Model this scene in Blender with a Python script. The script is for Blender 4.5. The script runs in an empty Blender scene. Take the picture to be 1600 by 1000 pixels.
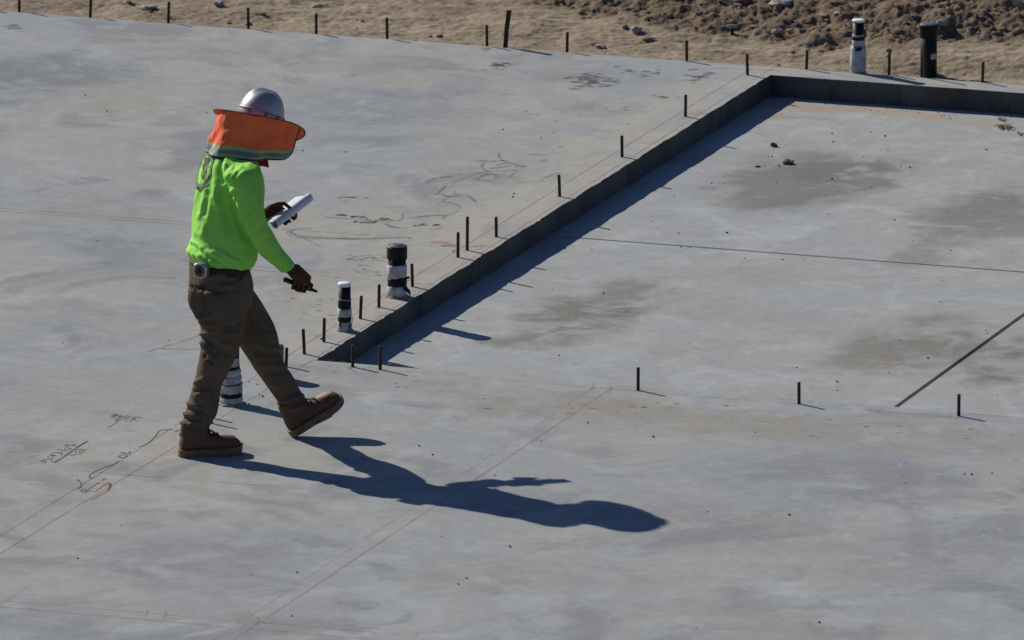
import bpy, bmesh, math, random
import numpy as np
from mathutils import Vector, Matrix, noise
from mathutils.bvhtree import BVHTree

random.seed(7)
np.random.seed(7)
R = math.radians
sc = bpy.context.scene
COL = sc.collection

# ------------------------------------------------------------------ camera, sky, sun, exposure
F_PX, PITCH, DIST = 20700.0, R(13.05), 64.95          # focal length in photo pixels (1600 wide), tilt, metres to the slab in mid-picture
CAM = np.array([0.0, -DIST * math.cos(PITCH), DIST * math.sin(PITCH)])
cam_data = bpy.data.cameras.new("camera")
cam = bpy.data.objects.new("camera", cam_data)
COL.objects.link(cam)
cam.location = CAM
cam.rotation_euler = (R(90) - PITCH, 0, 0)
cam_data.sensor_width = 36.0
cam_data.lens = 36.0 * F_PX / 1600.0
cam_data.clip_start = 1.0
cam_data.clip_end = 3000.0
cam_data.dof.use_dof = True
cam_data.dof.focus_distance = 65.0
cam_data.dof.aperture_fstop = 9.0
sc.camera = cam

SUN_EL = R(33.0)
SUN_TO = np.array([-0.722, 0.692])                    # horizontal direction towards the sun: behind and to the left
SUN_TO = SUN_TO / np.linalg.norm(SUN_TO)
world = bpy.data.worlds.new("World")
sc.world = world
world.use_nodes = True
wn = world.node_tree
bg = wn.nodes["Background"]
sky = wn.nodes.new("ShaderNodeTexSky")
sky.sky_type = 'NISHITA'
sky.sun_disc = False
sky.sun_elevation = SUN_EL
sky.sun_rotation = math.atan2(SUN_TO[0], SUN_TO[1])
sky.altitude = 300
sky.air_density = 1.0
sky.dust_density = 0.3
sky.ozone_density = 2.0
tint = wn.nodes.new("ShaderNodeMix"); tint.data_type = 'RGBA'; tint.blend_type = 'MULTIPLY'     # the camera's white balance on blue skylight
tint.inputs[0].default_value = 1.0
tint.inputs[7].default_value = (0.80, 0.98, 1.32, 1)
wn.links.new(sky.outputs[0], tint.inputs[6])
wn.links.new(tint.outputs[2], bg.inputs[0])
bg.inputs[1].default_value = 0.05
sun_data = bpy.data.lights.new("sun", 'SUN')
sun_data.energy = 4.95
sun_data.angle = R(0.55)
sun_data.color = (1.0, 0.965, 0.865)
sun = bpy.data.objects.new("sun", sun_data)
COL.objects.link(sun)
sd = Vector((SUN_TO[0] * math.cos(SUN_EL), SUN_TO[1] * math.cos(SUN_EL), math.sin(SUN_EL)))
sun.rotation_euler = sd.to_track_quat('Z', 'Y').to_euler()
sun.location = (-30, 30, 30)
sc.view_settings.view_transform = 'Standard'
sc.view_settings.look = 'None'
sc.view_settings.exposure = 0.0
sc.view_settings.gamma = 1.0
sc.view_settings.use_curve_mapping = False

# ------------------------------------------------------------------ helpers
SP, CP = math.sin(PITCH), math.cos(PITCH)
A2 = np.array([0.94394068, -0.33011513])              # slab grid: 'a' runs right along the far edge, 'b' runs away along the pit wall
B2 = np.array([0.33011513, 0.94394068])
GRID_ROT = math.atan2(A2[1], A2[0])

def ray(u, v):
    return np.array([u - 800.0, -(v - 500.0) * SP + F_PX * CP, -(v - 500.0) * CP - F_PX * SP])

def ground(u, v, z=0.0):
    d = ray(u, v)
    return CAM + d * ((z - CAM[2]) / d[2])

def to_px(P):
    """world points (n,3) -> measured picture coordinates, used to compare shapes with the measured ones"""
    Q = np.asarray(P) - CAM
    x = Q[:, 0]
    fw = Q[:, 1] * CP - Q[:, 2] * SP
    up = Q[:, 1] * SP + Q[:, 2] * CP
    return np.stack([800 + F_PX * x / fw, 500 - F_PX * up / fw], 1)

def ab(a, b, z=0.0):
    p = a * A2 + b * B2
    return np.array([p[0], p[1], z])

def to_ab(p):
    return float(np.dot(p[:2], A2)), float(np.dot(p[:2], B2))

def tag(o, label=None, cat=None, group=None, kind=None):
    if label: o["label"] = label
    if cat: o["category"] = cat
    if group: o["group"] = group
    if kind: o["kind"] = kind
    return o

def mk(name, verts, faces, mats, parent=None, base=(0, 0, 0), smooth=True, midx=None):
    """one mesh object; verts are world coordinates, base is the object's origin (a child takes its parent's base)"""
    if parent is not None:
        base = parent.get("_b", None) or BASES.get(parent.name, (0, 0, 0))
    V = np.asarray(verts, dtype=float) - np.asarray(base, dtype=float)
    me = bpy.data.meshes.new(name)
    me.from_pydata(V.tolist(), [], [tuple(int(i) for i in f) for f in faces])
    if not isinstance(mats, (list, tuple)): mats = [mats]
    for m in mats: me.materials.append(m)
    if smooth:
        me.polygons.foreach_set("use_smooth", [True] * len(me.polygons))
    if midx is not None:
        me.polygons.foreach_set("material_index", [int(i) for i in midx])
    me.update()
    o = bpy.data.objects.new(name, me)
    COL.objects.link(o)
    if parent is not None: o.parent = parent
    else: o.location = base
    BASES[o.name] = tuple(base)
    return o
BASES = {}

def empty(name, loc):
    o = bpy.data.objects.new(name, None)
    o.empty_display_size = 0.1
    COL.objects.link(o)
    o.location = loc
    BASES[o.name] = tuple(loc)
    return o

class MB:
    """collects verts and faces"""
    def __init__(s): s.v, s.f, s.m = [], [], []
    def add(s, v, f, m=0):
        n = len(s.v)
        s.v.extend([tuple(p) for p in v])
        s.f.extend([tuple(i + n for i in q) for q in f])
        s.m.extend([m] * len(f))
        return s
    def build(s, name, mats, parent=None, base=(0, 0, 0), smooth=True):
        return mk(name, s.v, s.f, mats, parent, base, smooth, s.m)

def rings(rs, cap=True, close=True):
    """list of rings (each k points) -> verts, faces"""
    k = len(rs[0])
    v = [p for r in rs for p in r]
    f = []
    for i in range(len(rs) - 1):
        for j in range(k if close else k - 1):
            j2 = (j + 1) % k
            f.append((i * k + j, i * k + j2, (i + 1) * k + j2, (i + 1) * k + j))
    if cap and close:
        f.append(tuple(range(k))[::-1])
        n = (len(rs) - 1) * k
        f.append(tuple(range(n, n + k)))
    return v, f

def lathe(profile, n=24, c=(0, 0, 0)):
    rs = []
    for r, z in profile:
        rs.append([(c[0] + r * math.cos(2 * math.pi * j / n), c[1] + r * math.sin(2 * math.pi * j / n), c[2] + z) for j in range(n)])
    return rings(rs)

def frame_of(t):
    t = t / (np.linalg.norm(t) + 1e-12)
    h = np.array([0, 0, 1.0]) if abs(t[2]) < 0.9 else np.array([1.0, 0, 0])
    x = np.cross(h, t); x /= np.linalg.norm(x)
    return x, np.cross(t, x), t

def tube(pts, rad, n=12, round_ends=True):
    """tapered round tube with domed ends"""
    pts = [np.asarray(p, float) for p in pts]
    rs = []
    P, Q = list(pts), list(rad)
    if round_ends:
        t0 = (pts[0] - pts[1]) / np.linalg.norm(pts[0] - pts[1])
        t1 = (pts[-1] - pts[-2]) / np.linalg.norm(pts[-1] - pts[-2])
        P = [pts[0] + t0 * rad[0] * s for s in (0.95, 0.75, 0.4)] + P + [pts[-1] + t1 * rad[-1] * s for s in (0.4, 0.75, 0.95)]
        Q = [rad[0] * s for s in (0.3, 0.66, 0.92)] + Q + [rad[-1] * s for s in (0.92, 0.66, 0.3)]
    x = None
    for i in range(len(P)):
        t = P[min(i + 1, len(P) - 1)] - P[max(i - 1, 0)]
        t = t / np.linalg.norm(t)
        if x is None: x, _, _ = frame_of(t)
        x = x - t * np.dot(x, t); x /= np.linalg.norm(x)
        y = np.cross(t, x)
        rs.append([P[i] + Q[i] * (x * math.cos(a) + y * math.sin(a)) for a in np.arange(n) * 2 * math.pi / n])
    return rings(rs)

def spline(pts, n):
    """Catmull-Rom through pts, n samples a segment"""
    p = [np.asarray(q, float) for q in pts]
    p = [2 * p[0] - p[1]] + p + [2 * p[-1] - p[-2]]
    out = []
    for i in range(1, len(p) - 2):
        for k in range(n):
            t = k / n
            a, b, c, d = p[i - 1], p[i], p[i + 1], p[i + 2]
            out.append(0.5 * (2 * b + (c - a) * t + (2 * a - 5 * b + 4 * c - d) * t * t + (3 * b - a - 3 * c + d) * t ** 3))
    out.append(p[-2])
    return out

def fuse(parts, voxel, smooth_it=3, smooth_f=0.5):
    """union of closed shells as one continuous mesh: verts, faces, normals (numpy)"""
    mb = MB()
    for v, f in parts: mb.add(v, f)
    me = bpy.data.meshes.new("tmp")
    me.from_pydata(mb.v, [], mb.f)
    bm = bmesh.new(); bm.from_mesh(me)
    bmesh.ops.recalc_face_normals(bm, faces=bm.faces)
    bm.to_mesh(me); bm.free()
    o = bpy.data.objects.new("tmp", me)
    COL.objects.link(o)
    m = o.modifiers.new("r", 'REMESH'); m.mode = 'VOXEL'; m.voxel_size = voxel
    if smooth_it:
        s = o.modifiers.new("s", 'SMOOTH'); s.iterations = smooth_it; s.factor = smooth_f
    dg = bpy.context.evaluated_depsgraph_get()
    ev = o.evaluated_get(dg)
    em = bpy.data.meshes.new_from_object(ev)
    V = np.empty(len(em.vertices) * 3); em.vertices.foreach_get("co", V); V = V.reshape(-1, 3)
    F = [tuple(p.vertices) for p in em.polygons]
    N = np.empty(len(em.vertices) * 3); em.vertex_normals.foreach_get("vector", N); N = N.reshape(-1, 3)
    bpy.data.objects.remove(o); bpy.data.meshes.remove(me); bpy.data.meshes.remove(em)
    return V, F, N

def fbm(P, s, seed=0.0, oct=4):
    return np.array([noise.fractal(Vector((p[0] * s + seed, p[1] * s - seed, p[2] * s)), 1.0, 2.0, oct) for p in P])

# ------------------------------------------------------------------ materials
def nmat(name):
    m = bpy.data.materials.new(name); m.use_nodes = True
    nt = m.node_tree
    b = nt.nodes["Principled BSDF"]
    return m, nt, b

def nd(nt, kind, **kw):
    n = nt.nodes.new(kind)
    for k, v in kw.items():
        if k.startswith("i_"):
            key = k[2:]
            n.inputs[int(key) if key.isdigit() else key.replace("_", " ")].default_value = v
        else: setattr(n, k, v)
    return n

def coords(nt, scale=(1, 1, 1), rot=(0, 0, 0), loc=(0, 0, 0)):
    t = nd(nt, "ShaderNodeTexCoord")
    mp = nd(nt, "ShaderNodeMapping")
    mp.inputs["Scale"].default_value = scale
    mp.inputs["Rotation"].default_value = rot
    mp.inputs["Location"].default_value = loc
    nt.links.new(t.outputs["Object"], mp.inputs[0])
    return mp.outputs[0]

def nz(nt, vec, scale, detail=4, rough=0.55, dist=0.0):
    n = nd(nt, "ShaderNodeTexNoise")
    n.inputs["Scale"].default_value = scale
    n.inputs["Detail"].default_value = detail
    n.inputs["Roughness"].default_value = rough
    n.inputs["Distortion"].default_value = dist
    nt.links.new(vec, n.inputs["Vector"])
    return n.outputs["Fac"]

def ramp(nt, fac, stops):
    r = nd(nt, "ShaderNodeValToRGB")
    e = r.color_ramp.elements
    while len(e) < len(stops): e.new(0.5)
    for i, (p, c) in enumerate(stops):
        e[i].position = p
        e[i].color = (c, c, c, 1) if isinstance(c, (int, float)) else (*c, 1)
    nt.links.new(fac, r.inputs[0])
    return r.outputs[0]

def mix(nt, fac, a, b, mode='MIX'):
    m = nd(nt, "ShaderNodeMix", data_type='RGBA', blend_type=mode)
    for s, x in ((0, fac), (6, a), (7, b)):
        if isinstance(x, (int, float)): m.inputs[s].default_value = x
        elif isinstance(x, tuple): m.inputs[s].default_value = (*x, 1)
        else: nt.links.new(x, m.inputs[s])
    return m.outputs[2]

def math_(nt, op, a, b=None, clamp=False):
    m = nd(nt, "ShaderNodeMath", operation=op, use_clamp=clamp)
    for s, x in ((0, a), (1, b)):
        if x is None: continue
        if isinstance(x, (int, float)): m.inputs[s].default_value = x
        else: nt.links.new(x, m.inputs[s])
    return m.outputs[0]

def bump(nt, b, h, strength=0.3, dist=0.01):
    n = nd(nt, "ShaderNodeBump")
    n.inputs["Strength"].default_value = strength
    n.inputs["Distance"].default_value = dist
    nt.links.new(h, n.inputs["Height"])
    nt.links.new(n.outputs[0], b.inputs["Normal"])

def plain(name, col, rough=0.6, var=0.15, scale=30.0, metal=0.0, bmp=0.0, sheen=0.0):
    m, nt, b = nmat(name)
    if max(col) < 0.03: b.inputs["Specular IOR Level"].default_value = 0.22
    c = coords(nt)
    n = nz(nt, c, scale, 4)
    f = ramp(nt, n, [(0.3, 1 - var), (0.7, 1 + var)])
    out = mix(nt, 1.0, tuple(col), f, 'MULTIPLY')
    nt.links.new(out, b.inputs["Base Color"])
    b.inputs["Roughness"].default_value = rough
    b.inputs["Metallic"].default_value = metal
    if sheen: b.inputs["Sheen Weight"].default_value = sheen
    if bmp: bump(nt, b, n, bmp, 0.004)
    return m

def blob(nt, p, ra, rb, rot=GRID_ROT, soft=0.55, warp=None):
    """soft-edged patch of stain at p (object space), with an irregular edge"""
    t = nd(nt, "ShaderNodeTexCoord")
    src = t.outputs["Object"]
    if warp is not None:
        va = nd(nt, "ShaderNodeVectorMath", operation='ADD')
        nt.links.new(src, va.inputs[0]); nt.links.new(warp, va.inputs[1]); src = va.outputs[0]
    mp = nd(nt, "ShaderNodeMapping", vector_type='TEXTURE')
    mp.inputs["Location"].default_value = (p[0], p[1], 0)
    mp.inputs["Rotation"].default_value = (0, 0, rot)
    mp.inputs["Scale"].default_value = (ra, rb, 1000)
    nt.links.new(src, mp.inputs[0])
    ln = nd(nt, "ShaderNodeVectorMath", operation='LENGTH')
    nt.links.new(mp.outputs[0], ln.inputs[0])
    return ramp(nt, ln.outputs["Value"], [(soft, 1.0), (1.0, 0.0)])

def warp_vec(nt, scale, amt):
    c = coords(nt)
    n = nd(nt, "ShaderNodeTexNoise"); n.inputs["Scale"].default_value = scale; n.inputs["Detail"].default_value = 5
    n.inputs["Roughness"].default_value = 0.65
    nt.links.new(c, n.inputs["Vector"])
    s = nd(nt, "ShaderNodeVectorMath", operation='SUBTRACT'); s.inputs[1].default_value = (0.5, 0.5, 0.5)
    nt.links.new(n.outputs["Color"], s.inputs[0])
    k = nd(nt, "ShaderNodeVectorMath", operation='SCALE'); k.inputs["Scale"].default_value = amt
    nt.links.new(s.outputs[0], k.inputs[0])
    return k.outputs[0]

def concrete(name, cool, warm, dark, stains, seed=0.0, dirt_edges=None):
    """troweled concrete: broad cool/warm cloudiness, trowel streaks, fine pitting, placed stains (p, ra, rb, colour, strength)"""
    m, nt, b = nmat(name)
    c0 = coords(nt, (1, 1, 1), (0, 0, 0), (seed, seed * 0.7, 0))
    cs = coords(nt, (0.95, 0.80, 1), (0, 0, R(-12)), (seed, 3 - seed, 0))      # streaks that follow the trowel passes
    w = warp_vec(nt, 1.6, 0.75)
    big = nz(nt, cs, 0.85, 4, 0.55, 0.7)
    col = mix(nt, ramp(nt, big, [(0.43, 0.0), (0.58, 1.0)]), cool, warm)
    mid = nz(nt, cs, 1.5, 4, 0.56, 1.1)
    col = mix(nt, ramp(nt, mid, [(0.50, 0.0), (0.63, 0.76)]), col, dark)
    lt = nz(nt, cs, 2.2, 5, 0.58, 1.5)
    col = mix(nt, ramp(nt, lt, [(0.53, 0.0), (0.66, 0.70)]), col, tuple(min(1, k * 1.22) for k in cool))
    for (p, ra, rb, sc_, st) in stains:
        f = blob(nt, p, ra, rb, warp=w)
        br = ramp(nt, nz(nt, c0, 2.8, 6, 0.68, 0.6), [(0.40, 0.20), (0.54, 1.0)])
        f = math_(nt, 'MULTIPLY', f, br)
        f = math_(nt, 'MULTIPLY', f, st)
        col = mix(nt, f, col, tuple(sc_))
    # crisp tide marks of dried water
    tide = nz(nt, c0, 1.15, 7, 0.62, 0.8)
    col = mix(nt, 1.0, col, ramp(nt, tide, [(0.40, 1.05), (0.425, 0.965), (0.47, 0.985), (0.60, 1.0), (0.612, 0.945), (0.70, 0.975)]), 'MULTIPLY')
    # faint arcs of the trowel blades
    va = nd(nt, "ShaderNodeTexVoronoi"); va.inputs["Scale"].default_value = 0.75
    nt.links.new(c0, va.inputs["Vector"])
    arcs = math_(nt, 'SINE', math_(nt, 'ADD', math_(nt, 'MULTIPLY', va.outputs["Distance"], 46.0), math_(nt, 'MULTIPLY', nz(nt, c0, 2.0, 3), 9.0)))
    arcm = ramp(nt, nz(nt, c0, 1.3, 3), [(0.48, 0.0), (0.62, 1.0)])
    arcs = math_(nt, 'MULTIPLY', math_(nt, 'MULTIPLY', arcs, arcm), 0.032)
    col = mix(nt, 1.0, col, math_(nt, 'ADD', arcs, 1.0), 'MULTIPLY')
    med = nz(nt, c0, 8.5, 5, 0.68, 0.4)
    col = mix(nt, 1.0, col, ramp(nt, med, [(0.30, 0.93), (0.70, 1.07)]), 'MULTIPLY')
    fine = nz(nt, c0, 24, 5, 0.7)
    col = mix(nt, 1.0, col, ramp(nt, fine, [(0.25, 0.90), (0.75, 1.10)]), 'MULTIPLY')
    vfine = nz(nt, c0, 140, 3, 0.7)
    col = mix(nt, 1.0, col, ramp(nt, vfine, [(0.25, 0.93), (0.75, 1.07)]), 'MULTIPLY')
    # small pits and specks
    vo = nd(nt, "ShaderNodeTexVoronoi"); vo.inputs["Scale"].default_value = 5.5
    nt.links.new(c0, vo.inputs["Vector"])
    sp = ramp(nt, vo.outputs["Distance"], [(0.018, 0.75), (0.034, 0.0)])
    col = mix(nt, math_(nt, 'MULTIPLY', sp, ramp(nt, nz(nt, c0, 0.9, 2), [(0.45, 0.0), (0.6, 1.0)])), col, (0.07, 0.06, 0.055))
    nt.links.new(col, b.inputs["Base Color"])
    rg = ramp(nt, mid, [(0.3, 0.62), (0.7, 0.86)])
    nt.links.new(rg, b.inputs["Roughness"])
    b.inputs["Specular IOR Level"].default_value = 0.3
    h = math_(nt, 'ADD', math_(nt, 'MULTIPLY', nz(nt, cs, 5.0, 5, 0.6, 0.8), 1.0), math_(nt, 'MULTIPLY', fine, 0.35))
    bump(nt, b, h, 0.22, 0.010)
    return m

def marking(name, col, cover=0.75, scale=40.0, soft=0.12, lo=0.35):
    """chalk, pencil or mud left on the slab: patchy, lets the concrete show through"""
    m, nt, b = nmat(name)
    c = coords(nt)
    n = nz(nt, c, scale, 5, 0.7)
    a = ramp(nt, n, [(0.5 - soft, cover), (0.5 + soft, cover * 0.25)])
    big = ramp(nt, nz(nt, c, 3.5, 4, 0.7), [(0.38, lo), (0.58, 1.0)])
    a = math_(nt, 'MULTIPLY', a, big)
    nt.links.new(a, b.inputs["Alpha"])
    b.inputs["Base Color"].default_value = (*col, 1)
    b.inputs["Roughness"].default_value = 0.9
    b.inputs["Specular IOR Level"].default_value = 0.1
    return m

G = lambda u, v, z=0.0: ground(u, v, z)
PIT = 0.118
slab_stains = [
    (G(60, 118), 0.75, 0.55, (0.17, 0.175, 0.19), 0.85), (G(190, 150), 0.5, 0.5, (0.30, 0.275, 0.235), 0.6),
    (G(350, 75), 0.9, 0.35, (0.27, 0.25, 0.22), 0.6), (G(560, 110), 0.7, 0.5, (0.30, 0.275, 0.24), 0.5),
    (G(640, 165), 0.8, 0.5, (0.20, 0.205, 0.225), 0.6), (G(480, 190), 0.45, 0.35, (0.21, 0.215, 0.23), 0.6),
    (G(150, 330), 0.55, 0.45, (0.275, 0.25, 0.225), 0.7), (G(60, 365), 0.5, 0.25, (0.22, 0.235, 0.25), 0.5),
    (G(160, 385), 0.25, 0.2, (0.185, 0.19, 0.205), 0.6), (G(930, 120), 0.55, 0.30, (0.21, 0.205, 0.205), 0.55),
    (G(760, 230), 0.5, 0.7, (0.31, 0.295, 0.265), 0.6), (G(820, 180), 0.6, 0.8, (0.31, 0.295, 0.27), 0.6),
    (G(650, 360), 0.75, 0.9, (0.328, 0.306, 0.268), 0.95), (G(570, 430), 0.5, 0.8, (0.29, 0.275, 0.245), 0.75),
    (G(470, 500), 0.35, 1.3, (0.30, 0.285, 0.26), 0.8), (G(690, 405), 0.42, 2.8, (0.350, 0.325, 0.280), 1.0),
    (G(985, 225), 0.42, 2.6, (0.350, 0.327, 0.285), 1.0), (G(1180, 115), 0.22, 0.7, (0.33, 0.315, 0.29), 0.7),
    (G(1400, 123), 1.2, 0.10, (0.33, 0.315, 0.29), 0.6),
    (G(600, 600), 0.55, 0.30, (0.30, 0.275, 0.245), 0.6), (G(880, 635), 0.75, 0.34, (0.25, 0.225, 0.195), 0.75),
    (G(1100, 660), 0.9, 0.36, (0.27, 0.245, 0.21), 0.75), (G(1440, 685), 0.9, 0.40, (0.26, 0.235, 0.205), 0.75),
    (G(690, 585), 0.6, 0.16, (0.33, 0.315, 0.295), 0.6), (G(1320, 745), 0.75, 0.65, (0.205, 0.205, 0.215), 0.7),
    (G(1120, 820), 0.7, 0.6, (0.20, 0.20, 0.205), 0.6), (G(1440, 860), 0.6, 0.7, (0.215, 0.215, 0.22), 0.6),
    (G(720, 770), 0.6, 0.6, (0.235, 0.25, 0.26), 0.5), (G(300, 880), 0.55, 0.55, (0.205, 0.205, 0.215), 0.7),
    (G(110, 790), 0.4, 0.5, (0.25, 0.245, 0.245), 0.5), (G(740, 900), 0.35, 0.5, (0.275, 0.25, 0.225), 0.55),
    (G(880, 905), 0.6, 0.4, (0.27, 0.25, 0.225), 0.5), (G(1120, 972), 0.6, 0.35, (0.285, 0.255, 0.22), 0.6),
    (G(400, 945), 0.6, 0.4, (0.27, 0.25, 0.24), 0.5), (G(90, 610), 0.6, 0.5, (0.27, 0.26, 0.245), 0.5),
    (G(240, 640), 0.35, 0.4, (0.29, 0.27, 0.245), 0.6), (G(140, 500), 0.6, 0.5, (0.225, 0.235, 0.25), 0.5),
]
pit_stains = [
    (G(1240, 285, -PIT), 0.50, 0.95, (0.167, 0.156, 0.141), 0.95), (G(1330, 270, -PIT), 0.40, 0.45, (0.159, 0.148, 0.134), 0.9),
    (G(1170, 300, -PIT), 0.28, 0.5, (0.192, 0.179, 0.157), 0.8),
    (G(1570, 330, -PIT), 0.42, 0.75, (0.176, 0.163, 0.145), 0.9), (G(1480, 380, -PIT), 0.22, 0.8, (0.213, 0.195, 0.173), 0.7),
    (G(890, 500, -PIT), 0.36, 0.72, (0.163, 0.151, 0.129), 0.95), (G(990, 455, -PIT), 0.30, 0.35, (0.180, 0.167, 0.149), 0.8),
    (G(840, 535, -PIT), 0.30, 0.2, (0.192, 0.179, 0.153), 0.7),
    (G(1440, 535, -PIT), 0.45, 0.75, (0.180, 0.163, 0.141), 0.9), (G(1340, 560, -PIT), 0.25, 0.4, (0.209, 0.191, 0.165), 0.7),
    (G(1590, 560, -PIT), 0.32, 0.7, (0.159, 0.151, 0.137), 0.95), (G(1130, 430, -PIT), 0.5, 0.35, (0.285, 0.265, 0.235), 0.6),
    (G(1240, 500, -PIT), 0.7, 0.4, (0.290, 0.275, 0.245), 0.5), (G(1100, 540, -PIT), 0.3, 0.3, (0.290, 0.270, 0.240), 0.5),
    (G(1300, 172, -PIT), 0.5, 0.12, (0.360, 0.260, 0.170), 0.7), (G(1440, 182, -PIT), 0.5, 0.10, (0.360, 0.250, 0.160), 0.6),
    (G(1250, 182, -PIT), 0.22, 0.06, (0.330, 0.220, 0.140), 0.7),
]
M_slab = concrete("troweled_concrete", (0.280, 0.285, 0.290), (0.316, 0.301, 0.275), (0.192, 0.197, 0.205), slab_stains, 0.0)
M_pit = concrete("floor_concrete", (0.310, 0.314, 0.314), (0.325, 0.315, 0.295), (0.285, 0.28, 0.268), pit_stains, 11.0)
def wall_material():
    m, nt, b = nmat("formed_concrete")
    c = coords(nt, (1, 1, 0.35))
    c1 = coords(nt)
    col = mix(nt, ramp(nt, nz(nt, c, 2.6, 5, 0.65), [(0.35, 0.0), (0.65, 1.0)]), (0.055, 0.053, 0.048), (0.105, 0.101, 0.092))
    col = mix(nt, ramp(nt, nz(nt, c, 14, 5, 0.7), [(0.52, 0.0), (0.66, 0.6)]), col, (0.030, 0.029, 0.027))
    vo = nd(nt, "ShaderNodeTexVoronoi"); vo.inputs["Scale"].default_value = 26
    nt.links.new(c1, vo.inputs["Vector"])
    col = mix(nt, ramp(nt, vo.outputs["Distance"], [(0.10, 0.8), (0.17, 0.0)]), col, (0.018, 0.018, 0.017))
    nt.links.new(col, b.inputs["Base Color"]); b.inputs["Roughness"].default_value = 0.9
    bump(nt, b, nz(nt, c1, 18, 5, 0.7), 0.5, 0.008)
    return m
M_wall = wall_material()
M_grout = plain("rough_grout", (0.20, 0.195, 0.185), 0.9, 0.3, 60, 0, 0.4)
M_joint = plain("joint_filler", (0.035, 0.035, 0.037), 0.9, 0.3, 40)
M_chalk = marking("red_chalk", (0.40, 0.115, 0.085), 0.78, 60, 0.2, 0.55)
M_chalk_mid = marking("worn_red_chalk", (0.40, 0.13, 0.10), 0.68, 50, 0.2, 0.5)
M_chalk_faint = marking("faint_red_chalk", (0.36, 0.15, 0.12), 0.5, 40, 0.16)
M_grey_line = marking("faint_grey_chalk", (0.16, 0.12, 0.12), 0.5, 30, 0.16)
M_pencil = marking("marker_ink", (0.020, 0.022, 0.032), 0.9, 70, 0.3, 0.85)
M_pencil_faint = marking("faded_marker_ink", (0.06, 0.06, 0.07), 0.42, 50, 0.18)
M_mud = marking("dried_mud_trail", (0.125, 0.11, 0.08), 0.52, 45, 0.18)
M_smudge = marking("wet_mud_smudge", (0.09, 0.09, 0.092), 0.72, 50, 0.18)
M_white = marking("scratch_glint", (0.62, 0.63, 0.66), 0.7, 60, 0.15)

def dirt_material():
    m, nt, b = nmat("dry_soil")
    c = coords(nt)
    n1 = nz(nt, c, 1.3, 6, 0.65, 0.6)
    col = mix(nt, ramp(nt, n1, [(0.35, 0.0), (0.65, 1.0)]), (0.240, 0.182, 0.128), (0.352, 0.276, 0.200))
    n2 = nz(nt, c, 9, 6, 0.7)
    col = mix(nt, ramp(nt, n2, [(0.48, 0.0), (0.70, 0.8)]), col, (0.15, 0.108, 0.076))
    n3 = nz(nt, c, 45, 4, 0.7)
    col = mix(nt, 1.0, col, ramp(nt, n3, [(0.25, 0.75), (0.75, 1.22)]), 'MULTIPLY')
    at = nd(nt, "ShaderNodeAttribute", attribute_name="bank_shade")  # bank soil darkened in colour: shade of its slopes painted in
    col = mix(nt, at.outputs["Fac"], col, mix(nt, ramp(nt, n2, [(0.4, 0.0), (0.7, 1.0)]), (0.112, 0.076, 0.050), (0.190, 0.134, 0.090)))
    nt.links.new(col, b.inputs["Base Color"])
    b.inputs["Roughness"].default_value = 0.95
    b.inputs["Specular IOR Level"].default_value = 0.15
    h = math_(nt, 'ADD', n2, math_(nt, 'MULTIPLY', n3, 0.5))
    bump(nt, b, h, 0.6, 0.015)
    return m
M_dirt = dirt_material()
M_clod = plain("soil_clod", (0.175, 0.122, 0.083), 0.95, 0.3, 25, 0, 0.4)
M_rock = plain("pale_stone", (0.31, 0.275, 0.23), 0.85, 0.3, 22, 0, 0.4)
M_greyrock = plain("grey_stone", (0.26, 0.25, 0.24), 0.85, 0.3, 22, 0, 0.4)
M_pebble = plain("dark_crumb", (0.06, 0.05, 0.042), 0.95, 0.4, 50)
M_weed = plain("dry_weed", (0.27, 0.165, 0.10), 0.9, 0.3, 50)
M_rebar = plain("rusty_steel", (0.050, 0.031, 0.022), 0.85, 0.6, 60, 0.3, 0.2)
M_abs = plain("black_plastic_pipe", (0.008, 0.0095, 0.0105), 0.5, 0.3, 12)
M_wrap = plain("white_foam_wrap", (0.37, 0.365, 0.375), 0.75, 0.42, 22, 0, 0.7)
M_greywrap = plain("grey_foam_wrap", (0.075, 0.085, 0.10), 0.6, 0.18, 30, 0, 0.3)
M_tape = plain("black_tape", (0.006, 0.006, 0.007), 0.6, 0.35, 40, 0, 0.3)
M_whitecap = plain("white_plastic_cap", (0.72, 0.76, 0.80), 0.45, 0.05, 20)
M_blackcap = plain("dark_cap_top", (0.075, 0.077, 0.085), 0.45, 0.35, 60)
M_label = plain("paper_label", (0.40, 0.40, 0.36), 0.7, 0.1, 60)

# ------------------------------------------------------------------ ground, slab, sunken floor
mk("ground", [(-1500, -1500, -0.5), (1500, -1500, -0.5), (1500, 1500, -0.5), (-1500, 1500, -0.5)], [(0, 1, 2, 3)], M_dirt, smooth=False)["kind"] = "structure"

A_L, B_F, B_B, B_SLAB = -0.612, -1.13, 5.913, 6.112     # pit wall, pit front edge, pit back wall, slab far edge
A_MIN, A_MAX, B_MIN = -40.0, 9.0, -45.0
A_R = 7.0

def lip_noise(t, s, amp):
    return amp * noise.fractal(Vector((t * s, 3.1, s)), 1.0, 2.0, 5)

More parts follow.
